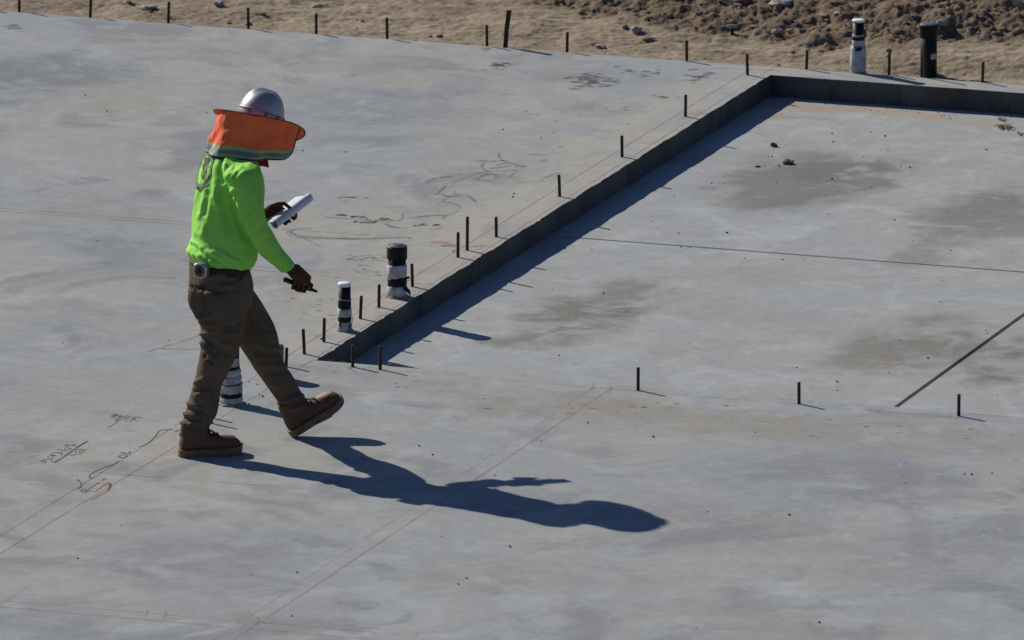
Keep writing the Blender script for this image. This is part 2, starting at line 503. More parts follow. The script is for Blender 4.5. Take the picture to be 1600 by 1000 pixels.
def build_slab():
    mb = MB()
    # the lip of the pit as a ring of points (left wall going away, then back wall going right), slightly chipped
    lb = [B_F + (B_B - B_F) * i / 420 for i in range(421)]
    left = []
    for t in lb:
        e = lip_noise(t, 5.0, 0.008) + max(0, lip_noise(t + 9, 16.0, 0.014) - 0.003) - 0.018 * max(0, noise.noise(Vector((t * 3.3, 7.7, 0))) - 0.35)
        left.append((A_L + e, t))
    la = [A_L + (A_R - A_L) * i / 360 for i in range(361)]
    back = [(t, B_B + lip_noise(t + 40, 5.0, 0.006) + max(0, lip_noise(t + 70, 14.0, 0.010) - 0.004)) for t in la]
    front = [(t, B_F + lip_noise(t + 80, 4.0, 0.003)) for t in la]
    left[0] = (left[0][0], front[0][1]); left[-1] = (left[-1][0], back[0][1])
    front[0] = left[0]; back[0] = left[-1]
    # top sheets
    def strip(p, q):
        n = len(p)
        v = [ab(*x) for x in p] + [ab(*x) for x in q]
        mb.add(v, [(i, i + 1, n + i + 1, n + i) for i in range(n - 1)], 0)
    strip(left, [(A_MIN, t[1]) for t in left])
    edge = [(A_MIN + (A_MAX - A_MIN) * i / 1200, 0) for i in range(1201)]
    far = [(a, B_SLAB + lip_noise(a, 2.3, 0.012) + lip_noise(a, 9.0, 0.006)) for a, _ in edge]
    bl = [p for p in far]
    # beyond the pit: left part then behind the pit
    L = [(a, b) for a, b in far if a < A_L] + [(A_L, B_SLAB)]
    strip([(a, left[-1][1]) if a < A_L else left[-1] for a, b in L], L)
    Rr = [(A_L, B_SLAB)] + [(a, b) for a, b in far if A_L < a < A_R]
    def back_b(a): return float(np.interp(a, [p[0] for p in back], [p[1] for p in back]))
    strip([left[-1]] + [(a, back_b(a)) for a, _ in Rr[1:]], Rr)
    # in front of the pit
    n0 = len(front)
    strip([(t[0], B_MIN) for t in front], front)
    mb.add([ab(A_MIN, B_MIN), ab(front[0][0], B_MIN), ab(*front[0]), ab(A_MIN, front[0][1])], [(0, 1, 2, 3)], 0)
    # right of the pit (beyond the picture)
    mb.add([ab(A_R, B_MIN), ab(A_MAX, B_MIN), ab(A_MAX, B_SLAB), ab(A_R, B_SLAB)], [(0, 1, 2, 3)], 0)
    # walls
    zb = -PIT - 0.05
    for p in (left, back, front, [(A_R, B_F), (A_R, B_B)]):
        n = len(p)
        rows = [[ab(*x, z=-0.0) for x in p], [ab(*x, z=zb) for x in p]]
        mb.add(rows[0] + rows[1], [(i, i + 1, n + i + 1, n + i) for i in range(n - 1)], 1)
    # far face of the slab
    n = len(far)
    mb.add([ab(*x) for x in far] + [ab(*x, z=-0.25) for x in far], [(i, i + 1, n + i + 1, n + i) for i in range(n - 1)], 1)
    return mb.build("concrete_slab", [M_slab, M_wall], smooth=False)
slab = build_slab()
tag(slab, "grey trowelled concrete slab with red chalk layout lines", kind="structure")

# sunken floor: panels parted by sawn joints
floor = mk("sunken_floor", [ab(A_L - 0.02, B_F - 0.02, -PIT - 0.03), ab(A_R + .02, B_F - 0.02, -PIT - 0.03), ab(A_R + .02, B_B + 0.02, -PIT - 0.03), ab(A_L - 0.02, B_B + 0.02, -PIT - 0.03)], [(0, 1, 2, 3)], M_joint, smooth=False)
tag(floor, "lower concrete floor inside the recess, cut by two straight joints", kind="structure")
JA, JB, JW = 2.335, 2.185, 0.0085
def panel(a0, a1, b0, b1):
    bv = 0.004
    t = [ab(a0 + bv, b0 + bv, -PIT), ab(a1 - bv, b0 + bv, -PIT), ab(a1 - bv, b1 - bv, -PIT), ab(a0 + bv, b1 - bv, -PIT)]
    s = [ab(a0, b0, -PIT - bv), ab(a1, b0, -PIT - bv), ab(a1, b1, -PIT - bv), ab(a0, b1, -PIT - bv)]
    l = [ab(a0, b0, -PIT - .028), ab(a1, b0, -PIT - .028), ab(a1, b1, -PIT - .028), ab(a0, b1, -PIT - .028)]
    v, f = rings([l, s, t])
    mk("floor_panel", v, f, M_pit, floor, smooth=False)
for a0, a1 in ((A_L - 0.015, JB - JW), (JB + JW, A_R + 0.015)):
    for b0, b1 in ((B_F - 0.015, JA - JW), (JA + JW, B_B + 0.015)):
        panel(a0, a1, b0, b1)

# ------------------------------------------------------------------ soil beyond the slab
def soil_height(a, b):
    """height of the soil at slab-grid position (b from the slab's far edge)"""
    d = b - B_SLAB
    z = -0.058 + 0.02 * min(1.0, max(0.0, d - 0.35) / 0.3) + 0.020 * noise.fractal(Vector((a * 0.8, b * 0.8, 0)), 1.0, 2.0, 4)
    z += 0.024 * noise.fractal(Vector((a * 2.2, b * 4.4, 4)), 0.7, 2.1, 6) * min(1, 0.25 + d * 1.4)
    z += 0.0045 * noise.fractal(Vector((a * 22, b * 26, 9)), 0.5, 2.1, 4)
    z -= 0.010 * max(0.0, noise.noise(Vector((a * 7, b * 10, 14))) - 0.25)
    # loose bank, nearer on the right; front line as measured
    fl = float(np.interp(a, [-6, -3.2, -2.0, -1.2, -0.6, -0.2, 0.3, 0.9, 1.6, 4], [2.2, 1.75, 1.05, 0.82, 0.72, 0.58, 0.85, 0.92, 1.35, 1.7]))
    fl = fl + 0.10 * max(0.0, a - 0.9)
    fl += 0.12 * noise.fractal(Vector((a * 2.3, 0.3, 5)), 1.0, 2.0, 3)
    k = min(1.0, max(0.0, (d - fl) / 0.60))
    k = k * k * (3 - 2 * k)
    z += k * 0.13
    z += 0.030 * max(0.0, d - fl - 0.4) if d > fl else 0.0
    rough = max(0.0, min(1.0, (d - fl + 0.10) / 0.22))
    if rough > 0:
        z += 0.64 * rough * (1.0 - 0.5 * min(1.0, max(0.0, (a - 0.7) / 1.0))) * (0.050 * noise.fractal(Vector((a * 4.5, b * 5.0, 21)), 0.6, 2.0, 6)
                      + 0.028 * (0.45 - abs(noise.fractal(Vector((a * 13, b * 15, 31)), 0.35, 2.2, 6)))
                      + 0.013 * (0.4 - abs(noise.fractal(Vector((a * 27, b * 29, 41)), 0.5, 2.1, 3))))
    # low smooth step at the right, in front of the bank
    s = max(0.0, min(1.0, (d - 0.30 - 0.06 * noise.fractal(Vector((a * 1.7, 2, 2)), 1, 2, 3)) / 0.16)) * max(0.0, min(1.0, (a + 0.55) / 0.35))
    z += s * 0.060
    return z, rough

def build_soil():
    na, nb = 900, 400
    a0, a1 = -6.2, 4.2
    aa = np.linspace(a0, a1, na)
    bb = B_SLAB - 0.05 + 5.2 * (np.linspace(0, 1, nb) ** 1.35)
    V, bank_shade = [], []
    for b in bb:
        for a in aa:
            z, r = soil_height(a, b)
            V.append(ab(a, b, z)); bank_shade.append(r * 0.85)
    F = [(j * na + i, j * na + i + 1, (j + 1) * na + i + 1, (j + 1) * na + i) for j in range(nb - 1) for i in range(na - 1)]
    # skirt: carry the sheet far out on the other three sides
    o = mk("soil", V, F, M_dirt, smooth=True)
    at = o.data.attributes.new("bank_shade", 'FLOAT', 'POINT')
    at.data.foreach_set("value", np.array(bank_shade, dtype=np.float32))
    return o
soil = build_soil()
tag(soil, "dry tan soil rising to a rough dark bank behind the slab", kind="structure")
far_soil = MB()
ring_in = [(-6.2, B_SLAB - .05), (4.2, B_SLAB - .05), (4.2, B_SLAB + 5.15), (-6.2, B_SLAB + 5.15)]
for (a0, a1, b0, b1, z0, z1) in ((-70, -6.19, B_SLAB - .05, B_SLAB + 5.12, -.06, .10), (4.19, 70, B_SLAB - .05, B_SLAB + 5.12, -.06, .10), (-70, 70, B_SLAB + 5.12, B_SLAB + 70, .10, .6)):
    far_soil.add([ab(a0, b0, z0), ab(a1, b0, z0), ab(a1, b1, z1), ab(a0, b1, z1)], [(0, 1, 2, 3)])
far_soil.build("far_soil", M_dirt)["kind"] = "structure"

def lump(c, r, sx=1.0, sy=1.0, sz=0.7, seed=0, rough=0.35, sub=2):
    bm = bmesh.new()
    bmesh.ops.create_icosphere(bm, subdivisions=sub, radius=1.0)
    v = []
    for q in bm.verts:
        p = q.co
        k = 1 + rough * noise.fractal(Vector((p.x * 1.3 + seed, p.y * 1.3 - seed, p.z * 1.3)), 0.8, 2.0, 3)
        v.append((c[0] + p.x * r * sx * k, c[1] + p.y * r * sy * k, c[2] + p.z * r * sz * k))
    f = [tuple(x.index for x in fc.verts) for fc in bm.faces]
    bm.free()
    return v, f

def soil_at(u, v):
    """first point of the soil met along the line of sight"""
    d = ray(u, v); d = d / np.linalg.norm(d)
    p0 = ground(u, v, 0.9)
    for i in range(4000):
        p = p0 + d * (i * 0.004)
        a, b = to_ab(p)
        z = soil_height(a, b)[0] if b > B_SLAB else 0.0
        if p[2] <= z: return np.array([p[0], p[1], z])
    return p

# loose clods of the bank and crumbs over the soil: nobody could count them
cl = MB()
rnd = random.Random(5)
for i in range(3600):
    a = rnd.uniform(-5.6, 3.6); d = rnd.uniform(0.10, 3.4)
    z, r = soil_height(a, B_SLAB + d)
    keep = 0.95 if r > 0.5 else 0.13
    if rnd.random() > keep: continue
    s = (0.006 + 0.026 * rnd.random() ** 5) if r > 0.5 else (0.003 + 0.016 * rnd.random() ** 5)
    v, f = lump(ab(a, B_SLAB + d, z + s * 0.25), s, rnd.uniform(.8, 1.4), rnd.uniform(.8, 1.3), rnd.uniform(.5, .9), i * 1.7, 0.5, 1)
    cl.add(v, f, 0 if rnd.random() < 0.98 else 1)
tag(cl.build("soil_clods", [M_clod, M_rock], smooth=False), "loose brown soil clods and stones strewn over the bank", kind="stuff")

# stones one can point to
for (u, v, w, h, mat, label) in [
    (232, 11, 24, 9, M_rock, "flat pale stone in the soil behind the second stake from the left"),
    (342, 6, 16, 11, M_greyrock, "small grey angular stone in the soil at the top edge, left of the fourth stake"),
    (496, 9, 18, 7, M_rock, "flat pale stone in the soil just above the fifth back-edge stake"),
    (411, 21, 9, 5, M_rock, "tiny pale stone on soil beside the stake with a bent shadow near the hat"),
    (995, 47, 17, 12, M_greyrock, "round grey stone with a pale cap lying on smooth soil"),
    (937, 72, 16, 5, M_rock, "thin flat tan stone close behind the slab edge"),
    (1013, 61, 20, 6, M_clod, "flat reddish brown clod lying on smooth pale soil"),
    (1473, 36, 18, 11, M_greyrock, "grey stone just right of the black pipe's cap"),
    (1222, 4, 36, 11, M_rock, "large pale flat boulder on top of the bank"),
    (1163, 3, 30, 13, M_clod, "brown boulder with a deep shadow on the bank, left of the pale boulder"),
    (1213, 50, 16, 9, M_rock, "pale stone in front of the bank near the pit corner"),
    (1233, 49, 9, 6, M_rock, "small pale stone next to a larger one near the pit corner"),
    (1310, 21, 14, 6, M_rock, "pale stone slab tilted on the bank above the white capped pipe"),
    (1288, 25, 14, 5, M_rock, "pale stone on the bank left of the tilted slab stone")]:
    if u == 411: label = "tiny pale stone on soil above the fourth back-edge stake"
    p = soil_at(u, v + h * 0.30)
    r = w / 290 / 2
    vv, ff = lump((p[0], p[1], p[2] + h / 290 * 0.30), r, 1.0, 0.85, max(0.3, h / w * 0.95), u * 0.37, 0.45, 3)
    tag(mk("stone", vv, ff, mat, base=(p[0], p[1], p[2])), label, "stone", "stones on the soil behind the slab")

# the small metal fitting standing in the soil
p = soil_at(1144, 53)
fit = empty("metal_fitting", p)
tag(fit, "small dark T-shaped metal fitting stuck in soil below the bank", "fitting")
v, f = lathe([(0.010, -0.02), (0.010, 0.035), (0.012, 0.04)], 12, p); mk("stem", v, f, M_rebar, fit)
v, f = tube([(p[0] - .022, p[1], p[2] + .042), (p[0] + .022, p[1] - .01, p[2] + .044)], [0.010, 0.010]); mk("crossbar", v, f, M_greyrock, fit)

# ------------------------------------------------------------------ marks on the slab
def ribbon(pts, w, z=0.003, closed=False, taper=False, jitter=0.0, brush=0.0):
    """flat strip on the ground through world points, width w (number or list)"""
    P = [np.asarray(p, float) for p in pts]
    n = len(P)
    v = []
    for i in range(n):
        t = (P[min(i + 1, n - 1)] - P[max(i - 1, 0)])[:2]
        t = t / (np.linalg.norm(t) + 1e-9)
        nn = np.array([-t[1], t[0]])
        ww = (w[i] if isinstance(w, (list, tuple)) else w) * 0.5
        if taper: ww *= 0.35 + 0.65 * math.sin(math.pi * (i + 0.5) / n) ** 0.6
        if brush: ww *= 1 + brush * abs(t[0]) ** 2
        ww *= 1 + jitter * noise.noise(Vector((P[i][0] * 40, P[i][1] * 40, 1)))
        v.append((P[i][0] + nn[0] * ww, P[i][1] + nn[1] * ww, z)); v.append((P[i][0] - nn[0] * ww, P[i][1] - nn[1] * ww, z))
    return v, [(2 * i, 2 * i + 1, 2 * i + 3, 2 * i + 2) for i in range(n - 1)]

ZL = [0.0005]
def line_ab(a0, b0, a1, b1, w, mat, label=None):
    ZL[0] += 0.00001
    n = 60
    pts = []
    for i in range(n + 1):
        t = i / n
        a, b = a0 + (a1 - a0) * t, b0 + (b1 - b0) * t
        pts.append(ab(a + 0.003 * noise.noise(Vector((t * 9, a0, b0))), b + 0.003 * noise.noise(Vector((t * 9, a1, b1 + 5)))))
    v, f = ribbon(pts, w, ZL[0], jitter=0.5)
    o = mk("chalk_line", v, f, mat, slab, smooth=False)
    if label: o["label"] = label
line_ab(-0.760, -7.5, -0.776, -0.4, 0.0075, M_chalk, "red chalk line farther from the recess")
line_ab(-0.776, -0.4, -0.757, 6.02, 0.0065, M_chalk)
line_ab(-0.668, -7.5, -0.624, -3.0, 0.0080, M_chalk, "red chalk line along the recess edge")
line_ab(-0.624, -3.0, -0.655, 6.07, 0.0060, M_chalk)
line_ab(0.905, -7.5, 0.931, -1.21, 0.0070, M_chalk_mid, "thin red chalk line running to the front edge of the recess")
line_ab(0.825, -7.5, 0.840, -1.23, 0.0055, M_chalk_faint)
line_ab(-3.5, -6.145, 3.5, -6.130, 0.013, M_chalk_faint, "faint red chalk line across the near corner")
line_ab(-3.5, -6.065, 1.6, -6.01, 0.010, M_chalk_faint)
line_ab(-4.5, 1.500, -1.3, 1.545, 0.014, M_grey_line)
line_ab(-4.5, 1.440, -1.8, 1.470, 0.011, M_grey_line)
line_ab(-0.55, -1.20, 3.6, -1.265, 0.010, M_chalk_faint)
line_ab(-0.9, -3.62, 0.2, -3.60, 0.009, M_grey_line)
line_ab(-1.95, 0.62, -0.62, 0.60, 0.012, M_chalk_faint)
line_ab(-2.0, 0.70, -1.2, 0.685, 0.010, M_grey_line)
line_ab(-0.31, -6.9, -0.30, -5.7, 0.005, M_chalk_faint)
line_ab(-0.42, -6.9, -0.41, -5.75, 0.005, M_chalk_faint)
line_ab(-0.95, 5.98, -0.60, 6.03, 0.012, M_chalk)

def scrawl(strokes, w, mat, name, origin=(0, 0), s=1.0, label=None):
    """handwriting: strokes as polylines in picture measure, laid on the slab as flat ink"""
    mb = MB()
    for st in strokes:
        ZL[0] += 0.000002
        px = spline([(origin[0] + x / s, origin[1] + y / s) for x, y in st], 5) if len(st) > 2 else [np.array((origin[0] + x / s, origin[1] + y / s)) for x, y in st]
        pts = [ground(q[0], q[1]) for q in px]
        v, f = ribbon(pts, w, ZL[0] + 0.0002, jitter=0.3, brush=1.6)
        mb.add(v, f)
    o = mb.build(name, mat, slab, smooth=False)
    if label: o["label"] = label
    return o
INK = 0.0056
o16 = (50, 680)
scrawl([[(555, 690), (800, 540), (1100, 325), (1390, 145)]], 0.011, M_pencil, "ink_line", o16, 16)
scrawl([[(815, 275), (860, 240), (905, 240)], [(830, 280), (930, 270), (1000, 245), (1040, 280)], [(1000, 245), (1100, 250), (1070, 275)],
        [(970, 325), (860, 320), (810, 370), (860, 390), (970, 345), (970, 325)], [(610, 358), (720, 368), (790, 385)],
        [(740, 420), (735, 505)], [(735, 460), (640, 435), (540, 445), (480, 500), (600, 515)], [(450, 500), (520, 525), (600, 505)],
        [(385, 535), (450, 570), (560, 580)], [(190, 645), (270, 630), (350, 665), (280, 690), (225, 660)], [(270, 630), (400, 605), (490, 630), (515, 680)],
        [(1110, 360), (1230, 355), (1370, 375)], [(1130, 390), (1065, 415), (1110, 440)], [(1180, 440), (1200, 395), (1290, 400), (1290, 425), (1180, 440)],
        [(920, 485), (1010, 500), (1120, 475), (1245, 480)]], INK, M_pencil, "handwriting", o16, 16, "handwritten figures above and below a slanted ink line")
o13 = (160, 635)
scrawl([[(120, 440), (200, 395), (330, 310)], [(265, 290), (310, 270), (380, 285), (330, 305), (265, 290)], [(330, 190), (450, 210), (555, 245)], [(320, 215), (400, 215)],
        [(300, 245), (430, 245), (520, 265)], [(430, 280), (500, 305)], [(600, 270), (650, 250), (690, 275), (640, 285), (600, 270)], [(530, 300), (620, 325)], [(640, 235), (740, 225), (830, 240)],
        [(500, 190), (600, 225)], [(680, 300), (760, 305)]], INK, M_pencil, "handwriting", o13, 13.333, "short slanted note ending in an ink dash")
scrawl([[(210, 245), (230, 180), (280, 175), (240, 230)]], 0.02, M_mud, "mud_smear", o13, 13.333)
scrawl([[(510, 510), (600, 525), (650, 505), (740, 510)]], 0.010, M_pencil_faint, "handwriting", o13, 13.333)
o10 = (110, 690)
scrawl([[(1065, 88), (1150, 60), (1220, 20), (1310, -65), (1370, -140), (1420, -180)], [(1420, -180), (1530, -187), (1600, -180)], [(750, 305), (690, 350), (540, 405), (390, 470), (310, 520), (300, 560), (350, 577)],
        [(100, 590), (150, 630), (172, 690), (120, 745)]], 0.0066, M_pencil, "ink_line", o10, 10, "curling ink leader lines beside the red chalk line")
scrawl([[(450, 640), (350, 700), (240, 775)], [(325, 765), (240, 785), (175, 780), (180, 755), (240, 745)], [(760, 225), (820, 205), (885, 225), (830, 255), (760, 240), (760, 225)], [(780, 165), (850, 180), (900, 190), (940, 160)],
        [(490, 615), (520, 590), (575, 585)], [(930, 175), (940, 158)]], 0.0066, M_pencil, "handwriting", o10, 10, "ink arrow and figures between the red chalk lines")
scrawl([[(380, 790), (500, 700), (600, 640)], [(600, 640), (625, 690), (590, 760), (460, 840), (340, 915)]], 0.0125, M_chalk, "chalk_line", o10, 10, "red chalk hook between the two lines")
scrawl([[(590, 640), (626, 680), (590, 755)]], 0.007, M_pencil, "ink_line", o10, 10)
scrawl([[(1520, 540), (1540, 515), (1600, 495)]], 0.009, M_pencil, "ink_line", o13, 13.333)
o13b = (510, 325)
scrawl([[(-30, 195), (150, 200), (400, 222), (700, 245), (1000, 262), (1200, 275)]], 0.013, M_pencil_faint, "ink_line", o13b, 13.333)
scrawl([[(205, 160), (260, 150), (350, 150), (415, 170)], [(320, 160), (350, 150)], [(515, 180), (550, 195)], [(530, 165), (560, 185), (660, 165)], [(680, 215), (740, 190), (800, 165)], [(820, 205), (835, 225)], [(1115, 248), (1190, 205)], [(1205, 262), (1280, 215)], [(1320, 255), (1345, 240)],
        [(560, 280), (640, 285)], [(690, 305), (750, 300)], [(795, 315), (800, 290)], [(840, 280), (880, 270)], [(850, 325), (890, 305)], [(915, 300), (935, 285)], [(960, 322), (1050, 265)]], 0.017, M_pencil, "handwriting", o13b, 13.333, "worn handwritten dimension along a faint ink line")
o13c = (600, 325)
scrawl([[(620, 370), (650, 372)], [(680, 380), (705, 372)], [(750, 370), (830, 325)], [(850, 355), (885, 365)], [(1035, 375), (1080, 335)], [(1105, 372), (1140, 335)]], 0.018, M_pencil, "handwriting", o13c, 13.333, "row of short ink ticks near the two tall stakes")
scrawl([[(960, 720), (1100, 715), (1300, 730), (1480, 790)], [(950, 440), (1050, 432), (1170, 440)]], 0.022, M_chalk_faint, "chalk_smudge", o13c, 13.333)
scrawl([[(1190, 790), (1380, 785), (1480, 800)], [(1420, 920), (1470, 880), (1500, 870)]], 0.016, M_chalk, "chalk_smudge", o13c, 13.333)
scrawl([[(500, 385), (452, 362), (452, 368), (470, 372), (560, 374)]], 0.010, M_pencil_faint, "ink_line", (0, 0), 1)
scrawl([[(488, 357), (465, 358), (453, 363), (462, 368), (500, 371), (560, 373), (610, 372), (636, 371), (641, 374), (634, 378)]], 0.013, M_pencil_faint, "ink_line", (0, 0), 1, "long narrow loop drawn in faded ink")
# red chalk smudge by the tall stakes
scrawl([[(735, 386), (752, 384), (775, 385)], [(742, 391), (760, 386)]], 0.014, M_chalk_faint, "chalk_smudge")
# crow's foot ticks where lines end
for (u, v, s) in [(927, 604, 6), (954, 608, 8), (403, 970, 7), (259, 960, 6), (230, 958, 5), (651, 992, 6), (1207, 106, 5)]:
    scrawl([[(u - s * .3, v - s * .9), (u + s * .25, v - s * .1), (u - s * .1, v + s * .5), (u - s * .7, v + s)]], 0.006, M_pencil_faint, "ink_tick")
scrawl([[(470, 572), (480, 568), (492, 563)]], 0.010, M_pencil_faint, "ink_line")
scrawl([[(232, 549), (260, 541), (296, 530), (312, 523)]], 0.013, M_pencil_faint, "ink_line", (0, 0), 1, "thin dark scratch left of the standing leg")
scrawl([[(252, 545), (290, 546), (312, 545)]], 0.012, M_pencil_faint, "ink_line")
# mud trails behind the person
mud = [[(680, 285), (684, 301)], [(0, 0)]]
o8 = (660, 230)
def mudline(strokes, w, taper=True):
    mb = MB()
    for st in strokes:
        ZL[0] += 0.000002
        px = spline([(o8[0] + x / 8, o8[1] + y / 8) for x, y in st], 6)
        v, f = ribbon([ground(*q) for q in px], w * random.uniform(0.8, 1.2), ZL[0], taper=taper, jitter=0.9, brush=1.5)
        mb.add(v, f)
    return mb.build("mud_smear", M_mud, slab, smooth=False)
mudline([[(300, 475), (240, 530), (190, 580)], [(120, 588), (220, 585), (300, 580)], [(225, 605), (330, 615), (420, 610), (520, 595)], [(340, 625), (270, 655), (250, 680), (330, 690), (420, 715), (465, 745), (460, 780)], [(400, 545), (410, 580), (470, 590)],
         [(550, 600), (620, 645), (680, 695)], [(440, 800), (390, 825), (310, 850), (260, 880), (270, 905)], [(310, 850), (160, 855), (0, 868), (-120, 885), (-190, 890)], [(-300, 1000), (-390, 985), (-460, 960), (-400, 925), (-300, 915)], [(-460, 960), (-380, 1000), (-200, 1010)],
         [(-270, 860), (-240, 840), (-260, 900), (-330, 925)]], 0.015)["label"] = "wandering muddy drip trail, lower loop"
mudline([[(650, 165), (760, 172), (920, 175), (1080, 165)], [(780, 180), (745, 235), (780, 285), (860, 310)], [(970, 60), (955, 110), (1010, 170), (1090, 195), (1180, 220), (1290, 243)], [(1140, 240), (1230, 245), (1310, 240)], [(930, 240), (960, 215), (1040, 200)],
         [(840, 265), (950, 258), (1050, 240), (1110, 235)], [(360, 460), (460, 410), (560, 375), (680, 335), (820, 305), (980, 300), (1190, 287)], [(640, 400), (720, 380), (790, 345), (880, 340), (925, 365), (900, 385), (1000, 370)], [(640, 405), (760, 412), (860, 430)], [(700, 330), (760, 360), (820, 330)],
         [(1310, 92), (1420, 92), (1540, 100)], [(1480, 185), (1560, 150)], [(1090, 385), (1140, 330), (1190, 315)], [(1450, 430), (1560, 370), (1700, 320)]], 0.016)["label"] = "tangled muddy trail, upper knot"
mudline([[(40 + 18 * i, 455 - 9 * i), (62 + 18 * i, 440 - 9 * i)] if i < 8 else [(220 + 24 * (i - 8), 375 - 4 * (i - 8)), (250 + 24 * (i - 8), 392 - 4 * (i - 8))] for i in range(15)], 0.013)

# smudges: clusters of dark dabs (too many to count)
sm = MB()
def dabs(u, v, su, sv, n, w, seed):
    r = random.Random(seed)
    for i in range(n):
        x, y = r.gauss(u, su), r.gauss(v, sv)
        L = w * r.uniform(0.4, 1.6)
        an = r.uniform(-0.5, 0.7)
        ZL[0] += 0.0000005
        c = ground(x, y)
        k = 9
        ph_ = r.random() * 20
        vv = []
        for j in range(k):
            t = 2 * math.pi * j / k
            q = 1 + 0.6 * noise.noise(Vector((math.cos(t) * 1.5 + ph_, math.sin(t) * 1.5, 0)))
            dx, dy = L * q * math.cos(t), L * 0.55 * q * math.sin(t)
            vv.append((c[0] + dx * math.cos(an) - dy * math.sin(an), c[1] + dx * math.sin(an) + dy * math.cos(an), ZL[0]))
        sm.add(vv, [tuple(range(k))])
dabs(925, 126, 20, 5, 42, 0.022, 1); dabs(915, 122, 13, 4, 22, 0.028, 2); dabs(985, 112, 22, 4, 20, 0.018, 3); dabs(1092, 119, 12, 5, 34, 0.02, 4)
dabs(1035, 153, 12, 3, 9, 0.016, 5); dabs(785, 104, 12, 3, 20, 0.02, 6); dabs(590, 402, 22, 4, 42, 0.011, 7); dabs(560, 406, 10, 2, 16, 0.012, 8)
dabs(575, 424, 16, 3, 26, 0.011, 9); dabs(568, 416, 6, 2, 8, 0.013, 10); dabs(545, 308, 10, 2, 14, 0.014, 11); dabs(1040, 632, 60, 6, 18, 0.012, 12); dabs(15, 42, 10, 2, 14, 0.02, 13)
dabs(955, 168, 20, 4, 8, 0.014, 14); dabs(860, 190, 60, 20, 14, 0.012, 15); dabs(640, 160, 200, 60, 12, 0.008, 16); dabs(870, 640, 60, 5, 10, 0.014, 17); dabs(1300, 655, 120, 8, 22, 0.010, 18)
dabs(560, 575, 30, 6, 24, 0.013, 19); dabs(1440, 675, 60, 5, 16, 0.013, 20); dabs(610, 610, 80, 8, 12, 0.012, 21); dabs(760, 76, 6, 2, 8, 0.016, 22); dabs(510, 460, 60, 20, 20, 0.013, 23); dabs(500, 500, 40, 12, 14, 0.013, 24)
dabs(1480, 745, 40, 6, 8, 0.012, 25)
for (u_, v_) in [(761, 72), (886, 81), (1073, 96), (1168, 118), (1260, 109), (1389, 118), (1535, 129), (1071, 183), (972, 246), (874, 308), (775, 371), (730, 392), (715, 403), (644, 449), (592, 481), (563, 499), (506, 535), (475, 554), (551, 574), (594, 578), (997, 611), (1248, 632), (1498, 651)]: dabs(u_ - 1, v_, 4, 1.2, 5, 0.007, int(u_))
o = sm.build("mud_smudges", M_smudge, slab, smooth=False); o["kind"] = "stuff"
# pale scratches and specks: shiny glints of the concrete painted white
wh = MB()
for st in [[(1000, 872), (1050, 873), (1070, 878), (1058, 884)], [(1105, 803), (1130, 803), (1160, 804)], [(1540, 820), (1555, 823), (1565, 830)], [(1412, 722), (1415, 716), (1408, 727), (1398, 730)], [(1395, 970), (1418, 964), (1420, 958), (1405, 955)],
           [(690, 830), (740, 832), (765, 838)], [(455, 385), (480, 382), (505, 378)], [(1100, 985), (1125, 987), (1145, 986)], [(470, 150), (480, 148), (520, 149)], [(60, 200), (80, 196), (120, 197)], [(430, 135), (445, 132), (470, 133)]]:
    ZL[0] += 0.000002
    v, f = ribbon([ground(*q) for q in spline(st, 6)], 0.012, ZL[0], taper=True); wh.add(v, f)
rr = random.Random(3)
for (u, v_, n, s) in [(500, 395, 7, 14), (1395, 968, 5, 6), (640, 150, 6, 60), (410, 135, 6, 10), (120, 225, 5, 25), (1535, 838, 3, 5), (1060, 890, 5, 25), (150, 660, 5, 25), (700, 200, 6, 90)]:
    for i in range(n):
        c = ground(rr.gauss(u, s), rr.gauss(v_, s * .4)); q = rr.uniform(.004, .011); ZL[0] += 0.0000005
        wh.add([(c[0] + q * math.cos(t), c[1] + 1.3 * q * math.sin(t), ZL[0]) for t in np.arange(6) * math.pi / 3], [tuple(range(6))])
wh.build("pale_glint", M_white, slab, smooth=False)["kind"] = "stuff"

# debris in the recess
for (u, v_, w, h, seed, lab) in [(1209, 229, 10, 8, 3, "brown soil clod, the small upright one lying in the recess"), (1232, 256, 17, 8, 8, "brown soil clod, the wide low one lying in the recess"), (1184, 261, 8, 3, 12, "tiny flat brown crumb left of the wide clod in the recess")]:
    p = ground(u, v_, -PIT); r = w / 305 / 2
    vv, ff = lump((p[0], p[1], p[2] + h / 305 * 0.38), r, 1.0, 0.9, h / w * 1.0, seed, 0.6, 3)
    tag(mk("soil_clod", vv, ff, plain("clod_brown", (0.14, 0.085, 0.055), 0.95, 0.35, 60, 0, 0.4) if u == 1209 else bpy.data.materials["clod_brown"], base=p), lab, "soil clod", "clods on the recess floor")
pb = MB()
spots = [(1300, 209), (1293, 335), (1091, 270), (1300, 280), (1398, 344), (1078, 387), (1136, 364), (873, 556), (1389, 583), (1422, 262), (1541, 234), (1302, 222), (1360, 207), (1383, 213), (1112, 287), (1201, 245), (1206, 245), (979, 488), (943, 459), (1223, 406), (1195, 260), (1217, 260), (1060, 365), (1308, 597), (1540, 517), (1543, 521), (1406, 531), (1450, 560), (1245, 575)]
top_spots = [(133, 149), (918, 661), (1021, 683), (1180, 676), (716, 913), (729, 904), (797, 855), (1233, 805), (773, 743), (1088, 982), (1280, 973), (464, 895), (121, 873), (803, 303), (801, 308), (786, 203), (1518, 742), (1550, 740), (1507, 741), (389, 597), (402, 601), (405, 617), (410, 620), (389, 632), (676, 711), (655, 697), (456, 963), (502, 530), (540, 238), (473, 236), (1105, 800), (167, 174)]
rq = random.Random(9)
